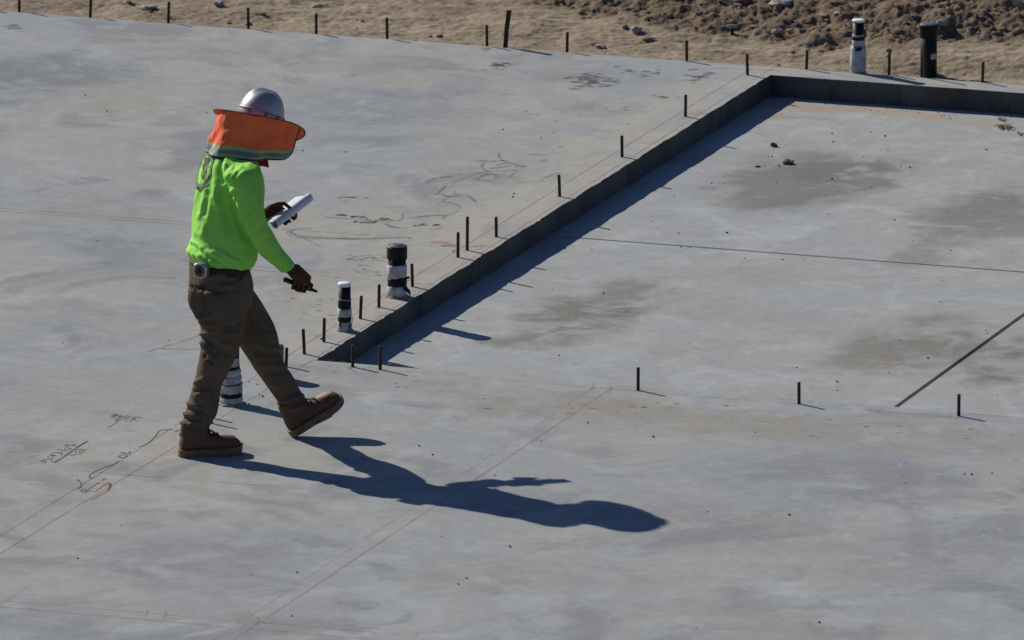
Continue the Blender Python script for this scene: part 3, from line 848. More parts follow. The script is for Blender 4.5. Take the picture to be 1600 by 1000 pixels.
for lst, z in ((spots, -PIT), (top_spots, 0.0)):
    for (u, v_) in lst:
        p = ground(u, v_, z); r = rq.uniform(0.0035, 0.0068)
        pb.add(*lump((p[0], p[1], z + r * .5), r, rq.uniform(.8, 1.3), 1, .8, u * .1, .4, 1))
for i in range(50):
    a, b = rq.uniform(-0.55, 3.2), rq.uniform(-1.0, 5.85)
    p = ab(a, b, -PIT); r = rq.uniform(0.002, 0.0045)
    pb.add(*lump((p[0], p[1], -PIT + r * .5), r, 1, 1, .8, i, .4, 1))
for i in range(70):
    a, b = rq.uniform(-4.5, 3.2), rq.uniform(-7.0, 6.0)
    if a > A_L - .02 and B_F - .02 < b < B_B + .02: continue
    p = ab(a, b, 0); r = rq.uniform(0.0015, 0.0045)
    pb.add(*lump((p[0], p[1], r * .5), r, 1, 1, .8, i, .4, 1))
for i in range(110):            # crumbs along the foot of the back wall and the left wall
    a, b = (rq.uniform(-0.5, 3.0), B_B - abs(rq.gauss(0.0, 0.10)) - .01)
    p = ab(a, b, -PIT); r = rq.uniform(0.0015, 0.005)
    pb.add(*lump((p[0], p[1], -PIT + r * .4), r, 1, 1, .8, i, .4, 1))
tag(pb.build("crumbs", M_pebble, smooth=False), "tiny dark crumbs and pebbles strewn on the concrete", kind="stuff")
# dry weed in the recess
def weed(u, v_, n, L, lab, seed):
    p = ground(u, v_, -PIT)
    r = random.Random(seed)
    mb = MB()
    for i in range(n):
        t = r.uniform(0, 2 * math.pi); l = L * r.uniform(.4, 1)
        q = [np.array(p), np.array(p) + np.array([math.cos(t) * l * .5, math.sin(t) * l * .8, l * r.uniform(.05, .35)]), np.array(p) + np.array([math.cos(t + .3) * l, math.sin(t + .3) * l * 1.5, .006])]
        mb.add(*tube(spline(q, 3), [0.0018] * 7, 5, False))
        if r.random() < .8:
            m = q[1]; e = m + np.array([r.uniform(-.03, .03), r.uniform(-.05, .05), .01]); mb.add(*tube([m, e], [.0018, .001], 5, False))
    return tag(mb.build("dry_weed", M_weed, base=p), lab, "weed", "dry weeds in the recess")
weed(1570, 200, 22, 0.060, "dry brown weed tuft below the back wall of the recess", 4)
weed(1594, 210, 9, 0.026, "tiny dry weed scrap at the right edge of the recess", 5)
weed(1566, 188, 8, 0.03, "sparse dry sprig against the foot of the back wall", 6)

# ------------------------------------------------------------------ rebar stakes
def rebar_mesh(h, r=0.0078):
    prof = [(r * 0.9, -0.03), (r, -0.02)]
    z = 0.004
    while z < h - 0.006:
        prof += [(r, z), (r * 1.14, z + 0.002), (r * 1.14, z + 0.004), (r, z + 0.006)]
        z += 0.012
    prof += [(r, h - 0.003), (r * 0.82, h)]
    v, f = lathe(prof, 10)
    me = bpy.data.meshes.new("rebar_stake")
    me.from_pydata(v, [], f); me.materials.append(M_rebar)
    me.polygons.foreach_set("use_smooth", [True] * len(me.polygons))
    return me
def px_h(u, vb, vt, p):
    """height in metres of a vertical thing whose foot is at p and whose top shows at vt"""
    sc_ = F_PX / np.linalg.norm(p - CAM)
    return (vb - vt) / sc_ / CP
stakes = [
 (30, 17, -22, "rusty stake at the far slab edge, the one nearest the top left corner"),
 (-32, 12, -26, "rusty stake at the far slab edge, just outside the picture and seen by its shadow"),
 (141, 25, -10, "rusty stake at the far slab edge, second from the left, cut by the top"),
 (263, 35, 3, "rusty stake at the far slab edge, third from the left, behind the pale flat stone"),
 (388, 44, 12, "rusty stake at the far slab edge, straight above the hard hat"),
 (494, 52, 21, "rusty stake at the far slab edge, right below a pale flat stone"),
 (605, 60, 28, "rusty stake at the far slab edge, midway between the hard hat and the thick post"),
 (761, 71.5, 39, "thin rusty stake just left of the thick dark post"),
 (886, 80.5, 50, "rusty stake at the far slab edge, first to the right of the thick post"),
 (1073, 95, 63, "rusty stake at the far slab edge, next to the mud smudges"),
 (1168, 117, 84, "rusty stake on the corner where the chalk lines meet the far edge"),
 (1260, 108, 78, "rusty stake behind the recess, left of the white wrapped pipe"),
 (1389, 117, 83, "rusty stake behind the recess, between the two far pipes"),
 (1445, 121, 66, "tall rusty stake standing in front of the black capped pipe"),
 (1535, 128.5, 97, "rusty stake behind the recess, the one nearest the right border"),
 (1071, 182, 148, "rusty stake by the recess wall, first below the far corner"),
 (972, 245, 212, "rusty stake by the recess wall, second below the far corner"),
 (874.5, 307, 273, "rusty stake by the recess wall, third below the far corner"),
 (775.5, 370, 339, "rusty stake by the recess wall, just right of the tall stake"),
 (730, 391, 338, "tallest rusty stake by the recess wall, above the red chalk smudge"),
 (715.5, 402, 363, "rusty stake by the recess wall, just left of the tall one"),
 (644.5, 448, 412, "rusty stake just right of the thick black capped pipe"),
 (592, 480, 444.5, "rusty stake between the two capped pipes, nearer the thick pipe"),
 (563, 498, 462, "rusty stake between the two capped pipes, nearer the white capped pipe"),
 (506, 534, 497, "rusty stake just left of the white capped pipe"),
 (475.5, 553, 514, "rusty stake second to the left of the white capped pipe"),
 (447, 573, 543, "rusty stake close to the walking person's front knee"),
 (323.5, 651.5, 617, "rusty stake hidden behind the standing leg, casting the upper thin shadow"),
 (330, 661.5, 626, "rusty stake hidden behind the standing leg, casting the lower thin shadow"),
 (551, 573.5, 539, "rusty stake in front of the recess corner, left of a similar one"),
 (594, 577.5, 541, "rusty stake in front of the recess, right one of the near corner pair"),
 (997, 610, 574, "rusty stake at the near recess edge, beside the chalk line ends"),
 (1248.5, 631, 597, "rusty stake at the near recess edge, between the chalk lines and the floor joint"),
 (1498, 650, 616, "rusty stake at the near recess edge, right of the floor joint"),
]
for (u, vb, vt, lab) in stakes:
    p = ground(u, vb)
    h = px_h(u, vb, vt, p)
    o = bpy.data.objects.new("rebar_stake", rebar_mesh(h))
    COL.objects.link(o)
    o.location = p
    o.rotation_euler = (R(random.gauss(0, 1.1)), R(random.gauss(0, 1.1)), random.uniform(0, 6))
    tag(o, lab, "rebar stake", "rusty rebar stakes along the slab edges")
# thicker square post at the far edge
p = ground(790, 73)
post = empty("steel_post", p)
tag(post, "thick dark rusty post at the far slab edge", "post")
hw = 0.0125
H_ = px_h(790, 73, 19, p)
v, f = rings([[(p[0] + x * hw + s * .018, p[1] + y * hw, p[2] + z) for x, y in ((-1, -1), (1, -1), (1, 1), (-1, 1))] for z, s in ((-0.04, -.2), (H_ * .5, 0.3), (H_, 1.0))])
mk("shaft", v, f, M_rebar, post, smooth=False)
v, f = rings([[(p[0] + x * hw * k + s * .018, p[1] + y * hw * k, p[2] + z) for x, y in ((-1, -1), (1, -1), (1, 1), (-1, 1))] for z, s, k in ((H_ + .0005, 1.0, 1.12), (H_ + .007, 1.0, 1.12), (H_ + .010, 1.0, .9))])
mk("cap", v, f, M_rebar, post, smooth=False)

# ------------------------------------------------------------------ pipe stubs
def band(c, prof, seed, amp=0.0012, n=36, tilt=(0, 0)):
    """wrapped sleeve: lathe with uneven radius and a slanted edge"""
    rs = []
    for r, z in prof:
        ring = []
        for j in range(n):
            t = 2 * math.pi * j / n
            k = amp * noise.fractal(Vector((math.cos(t) * 2 + seed, math.sin(t) * 2, z * 60)), 0.8, 2, 3)
            zz = z + tilt[0] * math.cos(t) * r + tilt[1] * math.sin(t) * r
            ring.append((c[0] + (r + k) * math.cos(t), c[1] + (r + k) * math.sin(t), c[2] + zz))
        rs.append(ring)
    return rings(rs)
def wrap(t, name, mat, r0, z0, z1, seed, bulge=0.002, tilt=(0, 0), amp=0.0015):
    c = BASES[t.name]
    amp *= 1.5
    v, f = band(c, [(r0, z0), (r0 + bulge, z0 + (z1 - z0) * .12), (r0 + bulge * 1.15, (z0 + z1) / 2), (r0 + bulge, z1 - (z1 - z0) * .1), (r0, z1)], seed, amp, tilt=tilt)
    return mk(name, v, f, mat, t)
def grout(t, r, seed):
    c = BASES[t.name]
    v, f = band(c, [(r * 1.35, -0.004), (r * 1.28, 0.004), (r * 1.1, 0.010), (r * 0.95, 0.014)], seed, r * 0.35)
    return mk("grout_collar", v, f, M_grout, t)
def flap(t, pts, w, mat, name="loose_tape"):
    c = np.array(BASES[t.name])
    P = spline([c + np.array(q) for q in pts], 4)
    v = []
    for q in P:
        v += [q + np.array([0, 0, w / 2]), q - np.array([0, 0, w / 2])]
    n = len(P)
    v2 = [q + np.array([0.001, -0.0015, 0]) for q in v]
    f = [(2 * i, 2 * i + 1, 2 * i + 3, 2 * i + 2) for i in range(n - 1)]
    F = f + [tuple(x + 2 * n for x in q[::-1]) for q in f]
    return mk(name, v + v2, F, mat, t)

# thick pipe with a dark cap
p = ground(620.5, 463.5); t = empty("capped_pipe", p)
tag(t, "thick black capped pipe with white and black wraps beside the recess edge", "pipe stub", "pipe stubs rising from the slab")
HT = 0.262; rp = 0.0445
v, f = lathe([(rp, -0.02), (rp, HT - 0.02)], 32, p); mk("pipe", v, f, M_abs, t)
v, f = lathe([(rp + .0005, HT - .068), (.0505, HT - .067), (.051, HT - .012), (.0495, HT - .006)], 32, p); cp = mk("cap", v, f, M_abs, t)
v, f = lathe([(.0494, HT - .0058), (.0485, HT - .002), (.044, HT - .001), (.030, HT + .001), (.0285, HT + .003), (.012, HT + .003)], 32, p); mk("cap_top", v, f, M_blackcap, cp)
wrap(t, "foam_wrap", M_wrap, rp, HT - .165, HT - .098, 3, .004, (.05, -.03))
wrap(t, "tape_band", M_tape, rp + .001, HT - .206, HT - .163, 4, .003, (.10, -.05), .002)
wrap(t, "foam_wrap", M_wrap, rp, .002, HT - .203, 5, .005, (0.0, 0), .003)
flap(t, [(.040, -.02, .095), (.050, -.026, .102), (.062, -.03, .104)], .012, M_tape)
flap(t, [(.030, -.036, .055), (.046, -.03, .045), (.062, -.03, .028), (.066, -.03, .014)], .026, M_tape)
grout(t, rp, 5)

# slim pipe with white cap
p = ground(538.5, 516.5); t = empty("capped_pipe", p)
tag(t, "slim black pipe with a bright white cap, third pipe from the person", "pipe stub", "pipe stubs rising from the slab")
t["label"] = "slim black pipe with a bright white cap beside the near recess corner"
HT = 0.240; rp = 0.0301
v, f = lathe([(rp, -0.02), (rp, HT - 0.012)], 28, p); mk("pipe", v, f, M_abs, t)
v, f = lathe([(rp - .0005, HT - .017), (.0315, HT - .0165), (.0318, HT - .002), (.0305, HT), (.010, HT + .0005)], 28, p); mk("cap", v, f, M_whitecap, t)
wrap(t, "tape_band", M_tape, rp, HT - .128, HT - .082, 2, .002, (.02, 0))
wrap(t, "foam_edge", M_wrap, rp + .0003, HT - .083, HT - .0785, 6, .002, (-.10, .05))
wrap(t, "foam_wrap", M_wrap, rp, HT - .170, HT - .127, 8, .004, (0, .05))
wrap(t, "tape_band", M_tape, rp + .001, HT - .193, HT - .168, 9, .002, (.03, 0))
wrap(t, "foam_wrap", M_wrap, rp, .002, HT - .191, 11, .003, (0, .08), .003)
flap(t, [(-.026, -.018, .020), (-.018, -.030, .030), (-.026, -.024, .042)], .022, M_tape)
flap(t, [(.020, -.03, .02), (.034, -.028, .04), (.040, -.02, .070)], .012, M_tape)
grout(t, rp, 7)

# white wrapped pipe behind the standing leg
p = ground(361, 631); t = empty("capped_pipe", p)
tag(t, "pipe wrapped in ragged white foam, seen between the person's legs", "pipe stub", "pipe stubs rising from the slab")
HT = 0.285; rp = 0.0445
v, f = lathe([(rp * .8, -0.02), (rp * .8, HT - 0.02)], 28, p); mk("pipe", v, f, M_abs, t)
v, f = lathe([(rp * .85, HT - .06), (.041, HT - .058), (.041, HT - .004), (.039, HT)], 28, p); mk("cap", v, f, M_abs, t)
wrap(t, "foam_wrap", M_wrap, rp + .006, .002, .038, 2, .004, (0, 0.02), .005)
wrap(t, "tape_band", M_tape, rp + .0065, .036, .060, 3, .002, (.05, .05), .002)
wrap(t, "foam_wrap", M_wrap, rp + .006, .058, .100, 4, .004, (-.03, .05), .004)
wrap(t, "tape_band", M_tape, rp + .0066, .098, .102, 5, .003, (.06, .0), .004)
wrap(t, "foam_wrap", M_wrap, rp + .002, .099, .136, 6, .004, (.12, .05), .004)
wrap(t, "foam_wrap", M_wrap, rp - .002, .135, .172, 8, .004, (.08, 0), .004)
wrap(t, "tape_band", M_tape, rp - .004, .170, .188, 9, .002, (.02, .1), .002)
wrap(t, "foam_wrap", M_wrap, rp - .008, .184, .262, 10, .003, (0, .06), .003)
grout(t, rp * 1.15, 9)

# short grey wrapped stub behind the front knee
p = ground(427.5, 590); t = empty("capped_pipe", p)
tag(t, "short grey wrapped pipe stub almost hidden behind the person's front knee", "pipe stub", "pipe stubs rising from the slab")
HT = 0.160; rp = 0.0445
v, f = lathe([(rp, -0.02), (rp, HT - .01)], 28, p); mk("pipe", v, f, M_abs, t)
v, f = lathe([(rp, HT - .05), (.050, HT - .049), (.050, HT - .004), (.048, HT)], 28, p); mk("cap", v, f, M_greywrap, t)
wrap(t, "foam_wrap", M_greywrap, rp, .002, HT - .05, 8, .004, (0, .05), .003)
grout(t, rp, 3)

# far wrapped pipe with white cap
p = ground(1341, 112.5); t = empty("capped_pipe", p)
tag(t, "slim pipe with white cap and long white wrap at the far slab edge", "pipe stub", "pipe stubs rising from the slab")
HT = 0.286; rp = 0.0301
v, f = lathe([(rp, -0.02), (rp, HT - 0.012)], 28, p); mk("pipe", v, f, M_abs, t)
v, f = lathe([(rp, HT - .012), (.0335, HT - .011), (.034, HT - .002), (.032, HT), (.01, HT + .0005)], 28, p); mk("cap", v, f, M_whitecap, t)
wrap(t, "foam_edge", M_wrap, rp, HT - .090, HT - .078, 2, .002, (0, .1))
wrap(t, "tape_band", M_tape, rp + .001, HT - .110, HT - .088, 3, .003, (.03, 0), .002)
wrap(t, "foam_wrap", M_wrap, rp + .001, HT - .142, HT - .108, 4, .003, (0, .05), .002)
wrap(t, "foam_wrap", M_wrap, rp + .004, .002, HT - .138, 5, .007, (.0, .1), .004)
flap(t, [(-.026, -.026, .135), (-.006, -.0435, .132), (.016, -.040, .137)], .020, M_tape, "tape_patch")
grout(t, rp, 4)

# far black pipe
p = ground(1451, 101.5) + np.array([0, 0, -0.06]); t = empty("capped_pipe", p)
tag(t, "tall plain black pipe with a wide black cap behind the slab edge", "pipe stub", "pipe stubs rising from the slab")
HT = 0.284; rp = 0.0445
v, f = lathe([(rp, -0.08), (rp, HT - 0.02)], 32, p); mk("pipe", v, f, M_abs, t)
v, f = lathe([(rp, HT - .075), (.0475, HT - .070), (.0485, HT - .030), (.0520, HT - .025), (.0525, HT - .003), (.0515, HT)], 32, p); cp = mk("cap", v, f, M_abs, t)
v, f = lathe([(.0513, HT + .0002), (.050, HT + .002), (.005, HT + .002)], 32, p); mk("cap_top", v, f, M_blackcap, cp)
cc = np.array(p)
n = 8
v = []
for i in range(n + 1):
    th = R(-78) + R(52) * i / n
    for z in (.098, .128):
        v.append(cc + np.array([(rp + .0012) * math.cos(th), (rp + .0012) * math.sin(th), z]))
mk("sticker", v, [(2 * i, 2 * i + 2, 2 * i + 3, 2 * i + 1) for i in range(n)], M_label, t)
#PERSON
# ------------------------------------------------------------------ the person
M_shirt_m, nt, b = nmat("hi_vis_green_cloth")
c = coords(nt)
n_ = nz(nt, c, 6, 4)
col = mix(nt, ramp(nt, n_, [(0.3, 0.0), (0.7, 1.0)]), (0.255, 0.610, 0.085), (0.310, 0.690, 0.110))
nt.links.new(col, b.inputs["Base Color"]); b.inputs["Roughness"].default_value = 0.8; b.inputs["Specular IOR Level"].default_value = 0.2
bump(nt, b, nz(nt, c, 55, 3, 0.6), 0.12, 0.004)
M_shirt = M_shirt_m
def cloth_mat(name, lo, hi, scale=8, fine=160):
    m, nt, b = nmat(name)
    c = coords(nt)
    col = mix(nt, ramp(nt, nz(nt, c, scale, 5, 0.6), [(0.3, 0.0), (0.7, 1.0)]), lo, hi)
    col = mix(nt, 1.0, col, ramp(nt, nz(nt, c, fine, 3, 0.7), [(0.25, 0.82), (0.75, 1.18)]), 'MULTIPLY')
    nt.links.new(col, b.inputs["Base Color"]); b.inputs["Roughness"].default_value = 0.9; b.inputs["Specular IOR Level"].default_value = 0.15
    bump(nt, b, nz(nt, c, 60, 4, 0.65), 0.25, 0.004)
    return m
M_trouser = cloth_mat("brown_canvas", (0.090, 0.065, 0.042), (0.138, 0.101, 0.067))
M_belt = plain("dark_leather_belt", (0.022, 0.019, 0.018), 0.6, 0.2, 30)
M_boot = cloth_mat("brown_boot_leather", (0.096, 0.056, 0.034), (0.138, 0.082, 0.050), 14, 120)
M_toe = cloth_mat("sunlit_toe_leather", (0.48, 0.28, 0.205), (0.56, 0.34, 0.25), 20, 120)
M_sole = plain("tan_rubber_sole", (0.150, 0.098, 0.055), 0.8, 0.25, 30, 0, 0.2)
M_lace = plain("dark_lace", (0.028, 0.020, 0.016), 0.9, 0.2, 60)
M_skin = cloth_mat("brown_skin", (0.068, 0.028, 0.017), (0.095, 0.040, 0.025), 18, 90)
M_bandana = cloth_mat("dark_red_cloth", (0.20, 0.016, 0.012), (0.28, 0.028, 0.020))
M_hat, nt, b = nmat("silver_hat_shell")
b.inputs["Base Color"].default_value = (0.37, 0.35, 0.365, 1); b.inputs["Metallic"].default_value = 0.6; b.inputs["Roughness"].default_value = 0.42
bump(nt, b, nz(nt, coords(nt), 60, 3), 0.03, 0.002)
M_hatband = plain("dark_hat_band", (0.17, 0.125, 0.135), 0.5, 0.2, 40, 0.3)
M_band = plain("hat_shell_rim", (0.28, 0.255, 0.265), 0.45, 0.1, 40, 0.4)
def translucent(name, col, tr=0.22):
    m, nt, b = nmat(name)
    c = coords(nt)
    f = ramp(nt, nz(nt, c, 20, 4), [(0.3, 0.88), (0.7, 1.1)])
    cc = mix(nt, 1.0, tuple(col), f, 'MULTIPLY')
    nt.links.new(cc, b.inputs["Base Color"]); b.inputs["Roughness"].default_value = 0.75; b.inputs["Specular IOR Level"].default_value = 0.2
    t = nd(nt, "ShaderNodeBsdfTranslucent"); nt.links.new(cc, t.inputs[0])
    ms = nd(nt, "ShaderNodeMixShader"); ms.inputs[0].default_value = tr
    out = nt.nodes["Material Output"]
    nt.links.new(b.outputs[0], ms.inputs[1]); nt.links.new(t.outputs[0], ms.inputs[2]); nt.links.new(ms.outputs[0], out.inputs[0])
    return m
M_orange = translucent("orange_mesh_cloth", (0.82, 0.150, 0.056), 0.04)
M_lime = plain("lime_trim", (0.30, 0.37, 0.14), 0.7, 0.1, 40)
M_silver = plain("grey_reflective_tape", (0.13, 0.15, 0.18), 0.6, 0.1, 40, 0.0)
M_edge = plain("dark_binding", (0.035, 0.035, 0.055), 0.8, 0.1, 40)
M_paper = plain("rolled_paper", (0.60, 0.575, 0.65), 0.85, 0.03, 30)
M_ink = plain("printed_lines", (0.45, 0.45, 0.52), 0.85, 0.1, 30)
M_logo = plain("dark_print", (0.025, 0.030, 0.028), 0.8, 0.1, 30)
M_logo2 = plain("brown_print", (0.085, 0.035, 0.022), 0.8, 0.1, 30)
M_logo3 = plain("grey_print", (0.10, 0.13, 0.12), 0.8, 0.1, 30)
M_case = plain("silver_tape_case", (0.34, 0.37, 0.38), 0.35, 0.1, 30, 0.6)
M_yellow = plain("yellow_plastic", (0.24, 0.17, 0.035), 0.5, 0.1, 30)
M_black = plain("black_plastic", (0.013, 0.013, 0.015), 0.4, 0.2, 30)
M_white_pl = plain("white_plastic", (0.65, 0.65, 0.66), 0.5, 0.05, 30)
M_eye = plain("eye", (0.6, 0.58, 0.55), 0.3, 0.05, 30)

TH = R(20)
EX = np.array([math.cos(TH), math.sin(TH), 0.0]); EY = np.array([-math.sin(TH), math.cos(TH), 0.0]); EZ = np.array([0, 0, 1.0])
O_ = ground(325, 708) + EY * 0.085
VIEW = np.array([0, CP, -SP])
def PP(u, v, yl):
    d = ray(u, v)
    return CAM + d * ((np.dot(O_ - CAM, EY) + yl) / np.dot(d, EY))

def sec(l, r, yl, hw, n=28, sq=1.0, scale=1.0):
    """closed ring whose two side edges are seen at l and r; hw is its half depth across the body"""
    a, b_ = PP(l[0], l[1], yl), PP(r[0], r[1], yl)
    m, h = (a + b_) / 2, (b_ - a) / 2
    k = math.sqrt(max(0.4, 1 - (hw * math.sin(TH) / (np.linalg.norm(h) + 1e-9)) ** 2))
    h = h * k * scale
    out = []
    for j in range(n):
        t = 2 * math.pi * j / n
        cx, cy = math.cos(t), math.sin(t)
        cx = math.copysign(abs(cx) ** sq, cx); cy = math.copysign(abs(cy) ** sq, cy)
        out.append(m + h * cx + EY * hw * scale * cy)
    return np.array(out)

def loft(secs, sub=5):
    """smooth skin through rings"""
    S = [np.array(s) for s in secs]
    n = len(S[0])
    rs = []
    cols = [spline([s[j] for s in S], sub) for j in range(n)]
    for i in range(len(cols[0])): rs.append([cols[j][i] for j in range(n)])
    return rings(rs)

person = None
# --- shirt sections (back edge, front edge, side offset, half depth across)
TOR = [((345, 238), (394, 244), .13, .085), ((331, 243), (402, 252), .125, .150), ((320, 256), (408, 266), .115, .190), ((312, 275), (412, 285), .105, .205), ((307, 300), (411, 308), .09, .200),
       ((303.5, 330), (409, 337), .075, .190), ((301.5, 360), (405, 364), .055, .183), ((301.5, 376), (402, 380), .045, .180), ((296.5, 388), (401, 392), .035, .182), ((293.5, 399), (399, 401), .025, .178), ((298, 409), (394, 410), .018, .168), ((303, 415), (388, 416), .015, .150)]
RSL = [((362, 262), (392, 252), -.04, .06), ((352, 272), (405, 262), -.085, .070), ((355, 286), (410.5, 277), -.105, .074), ((362, 304), (411, 295), -.125, .072), ((367, 322), (412, 312), -.14, .070), ((375, 346), (413.5, 332), -.155, .066), ((385, 366), (418, 350), -.165, .062), ((399, 388), (428, 365), -.172, .056), ((418, 409), (440, 386), -.178, .050), ((432, 420), (451, 401), -.18, .046), ((440, 426.5), (459.5, 410.5), -.184, .043)]
def AR(p, q, yl, hw): return (p, q, yl, hw)
LSL = [((322, 250), (352, 238), .23, .06), ((318, 262), (360, 248), .28, .068), ((320, 285), (362, 278), .305, .064), ((326, 310), (360, 308), .322, .056), ((332, 338), (362, 328), .30, .050), ((340, 364), (364, 340), .275, .048),
       ((368, 362), (372, 332), .295, .045), ((396, 353), (400, 325), .318, .041), ((407, 350), (410, 322), .322, .039)]
shirt_parts = [loft([sec(*s, sq=0.92) for s in TOR]), loft([sec(*s) for s in RSL]), loft([sec(*s) for s in LSL])]
PEL = [((301, 404), (389, 406), .015, .145), ((297, 413), (389, 414), .012, .160), ((296, 430), (393, 432), .01, .168), ((296, 447), (395, 450), .008, .170), ((300, 466), (392, 470), .004, .160), ((312, 484), (384, 487), .0, .120)]
RLG = [((298, 452), (386, 456), -.070, .090), ((299, 478), (384, 479), -.082, .094), ((308, 497), (383, 500), -.088, .092), ((313.5, 512), (381, 515), -.090, .088), ((314.5, 528), (378.5, 529), -.092, .084), ((313, 549), (371, 551), -.094, .080), ((309, 575), (358, 577), -.096, .074), ((303, 600), (345.5, 602), -.096, .070), ((297, 622), (343, 624), -.095, .068), ((289.5, 644), (337, 647), -.094, .068), ((284.5, 662), (327, 662), -.092, .064), ((282, 674), (326.5, 669), -.090, .060), ((281, 682), (328, 674), -.089, .060), ((282, 686), (327, 678), -.088, .055)]
LLG = [((322, 455), (395, 450), .080, .088), ((345, 485), (412, 478), .088, .088), ((362, 512), (427, 505), .090, .084), ((372, 535), (434, 528), .090, .080), ((380, 550), (436, 548), .090, .077), ((391, 566), (443, 566), .090, .073), ((405, 587), (457, 587), .090, .068), ((422, 611), (469, 608), .088, .064), ((433, 627), (477, 620), .087, .060), ((439.5, 641), (480, 628), .086, .058), ((442, 647), (481, 633), .086, .055)]
trouser_parts = [loft([sec(*s, sq=0.95) for s in PEL]), loft([sec(*s) for s in RLG]), loft([sec(*s) for s in LLG])]

def wrinkle(V, N, strokes, gen=0.004, gs=9.0, seed=0.0, stretch=(1, 1, 1)):
    """folds: ridges (+) and creases (-) along measured lines on the near side, and finer random folds everywhere"""
    P = to_px(V)
    d = np.zeros(len(V))
    facing = np.clip(-(N @ VIEW) * 2.2 + 0.35, 0, 1)
    for s in strokes:
        amp, w = s[0], s[1]
        best = np.full(len(V), 1e9)
        for (x0, y0), (x1, y1) in zip(s[2:-1], s[3:]):
            e = np.array([x1 - x0, y1 - y0], float); L2 = max(1e-6, e @ e)
            q = P - np.array([x0, y0])
            t = np.clip((q @ e) / L2, 0, 1)
            dd = np.hypot(q[:, 0] - t * e[0], q[:, 1] - t * e[1])
            best = np.minimum(best, dd)
        d += amp * np.exp(-(best / w) ** 2) * facing
    L = V - O_
    Q = np.stack([(L @ EX) * stretch[0], (L @ EY) * stretch[1], L[:, 2] * stretch[2]], 1) * gs
    g = np.empty(len(V))
    for i, q in enumerate(Q):
        x = noise.noise_vector(Vector((q[0] * .6 + seed, q[1] * .6, q[2] * .6)))
        g[i] = 1 - 2.2 * abs(noise.noise(Vector((q[0] + x[0] * .9 + seed, q[1] + x[1] * .9, q[2] + x[2] * .9))))
    d += gen * g
    return V + N * d[:, None]

# --- skin: one continuous body (torso, limbs, neck, head, hands)
def ts(px, rad, n=14): return tube([PP(*p) for p in px], rad, n)
body_parts = [loft([sec(*s, scale=0.80) for s in TOR[:-1]]), loft([sec(*s, scale=0.66) for s in RSL]), loft([sec(*s, scale=0.66) for s in LSL]),
              loft([sec(*s, scale=0.82) for s in PEL]), loft([sec(*s, scale=0.70) for s in RLG]), loft([sec(*s, scale=0.72) for s in LLG])]
# feet inside the boots
body_parts += [ts([(300, 676, -.087), (296, 700, -.086), (350, 703, -.084)], [.040, .034, .030]), ts([(462, 636, .086), (466, 668, .085), (512, 645, .085)], [.036, .032, .028])]
# neck and head
HC = PP(404, 203, .18)
TAU = R(20.4)
XH = EX * math.cos(TAU) - EZ * math.sin(TAU)
ZH0 = EX * math.sin(TAU) + EZ * math.cos(TAU)
RHO = R(-17)
YH = EY * math.cos(RHO) + ZH0 * math.sin(RHO)
ZH = np.cross(XH, YH)
def head_pt(x, y, z): return HC + XH * x + YH * y + ZH * z
def ellipsoid(c, ax, n=20, m=14):
    rs = []
    for i in range(1, m):
        p = math.pi * i / m
        rs.append([c + ax[2] * -math.cos(p) + math.sin(p) * (ax[0] * math.cos(2 * math.pi * j / n) + ax[1] * math.sin(2 * math.pi * j / n)) for j in range(n)])
    return rings(rs)
body_parts += [ellipsoid(head_pt(0, 0, .02), (XH * .098, YH * .078, ZH * .105)), ellipsoid(head_pt(.028, 0, -.055), (XH * .068, YH * .060, ZH * .070)),
               tube([PP(368, 252, .13), head_pt(-.03, 0, -.05)], [.062, .058], 16),
               tube([head_pt(.092, 0, .018), head_pt(.112, 0, -.016), head_pt(.104, 0, -.024)], [.010, .015, .014], 10),
               tube([head_pt(.090, .020, -.062), head_pt(.097, 0, -.064), head_pt(.090, -.020, -.062)], [.008, .010, .008], 8),
               tube([head_pt(.094, .034, .030), head_pt(.100, 0, .034), head_pt(.094, -.034, .030)], [.010, .011, .010], 8)]
for s in (-1, 1):
    body_parts.append(ellipsoid(head_pt(-.005, s * .080, -.005), (XH * .018, YH * .010, ZH * .032), 12, 8))
# right hand: fist closed round a fat marker
W_R = (452.5, 418.5, -.182)
hy = -.184
body_parts += [tube([PP(440, 409, -.186), PP(455, 421, hy), PP(462, 428, hy)], [.029, .027, .030], 14),
               tube([PP(457, 423, hy + .004), PP(463, 436, hy + .002)], [.024, .017], 12), tube([PP(460, 421, hy + .004), PP(470, 437, hy)], [.026, .019], 12),
               tube([PP(463, 421, hy + .004), PP(476, 436, hy)], [.026, .019], 12), tube([PP(466, 422, hy + .006), PP(481, 434, hy + .004)], [.022, .017], 12)]
fr = [.0098, .0086, .0078, .0070]
FING = [[(462, 437, -.002), (457, 450.5, .004), (461, 451.5, .024), (464, 445, .031)],
        [(469, 439, -.006), (464, 454, .002), (468, 455, .026), (470, 447, .033)],
        [(476, 438, -.006), (471.5, 455.5, .002), (476, 456, .028), (478, 447, .035)],
        [(483, 434.5, .000), (481, 452.5, .006), (485, 453.5, .026), (487, 446, .030)]]
for fpts in FING:
    body_parts.append(tube([PP(u, v, hy + y) for u, v, y in fpts], fr, 10))
body_parts.append(tube([PP(462, 425, hy + .022), PP(472, 432, hy + .042), PP(480, 440, hy + .046), PP(487, 446, hy + .036)], [.0165, .0135, .0115, .0095], 10))
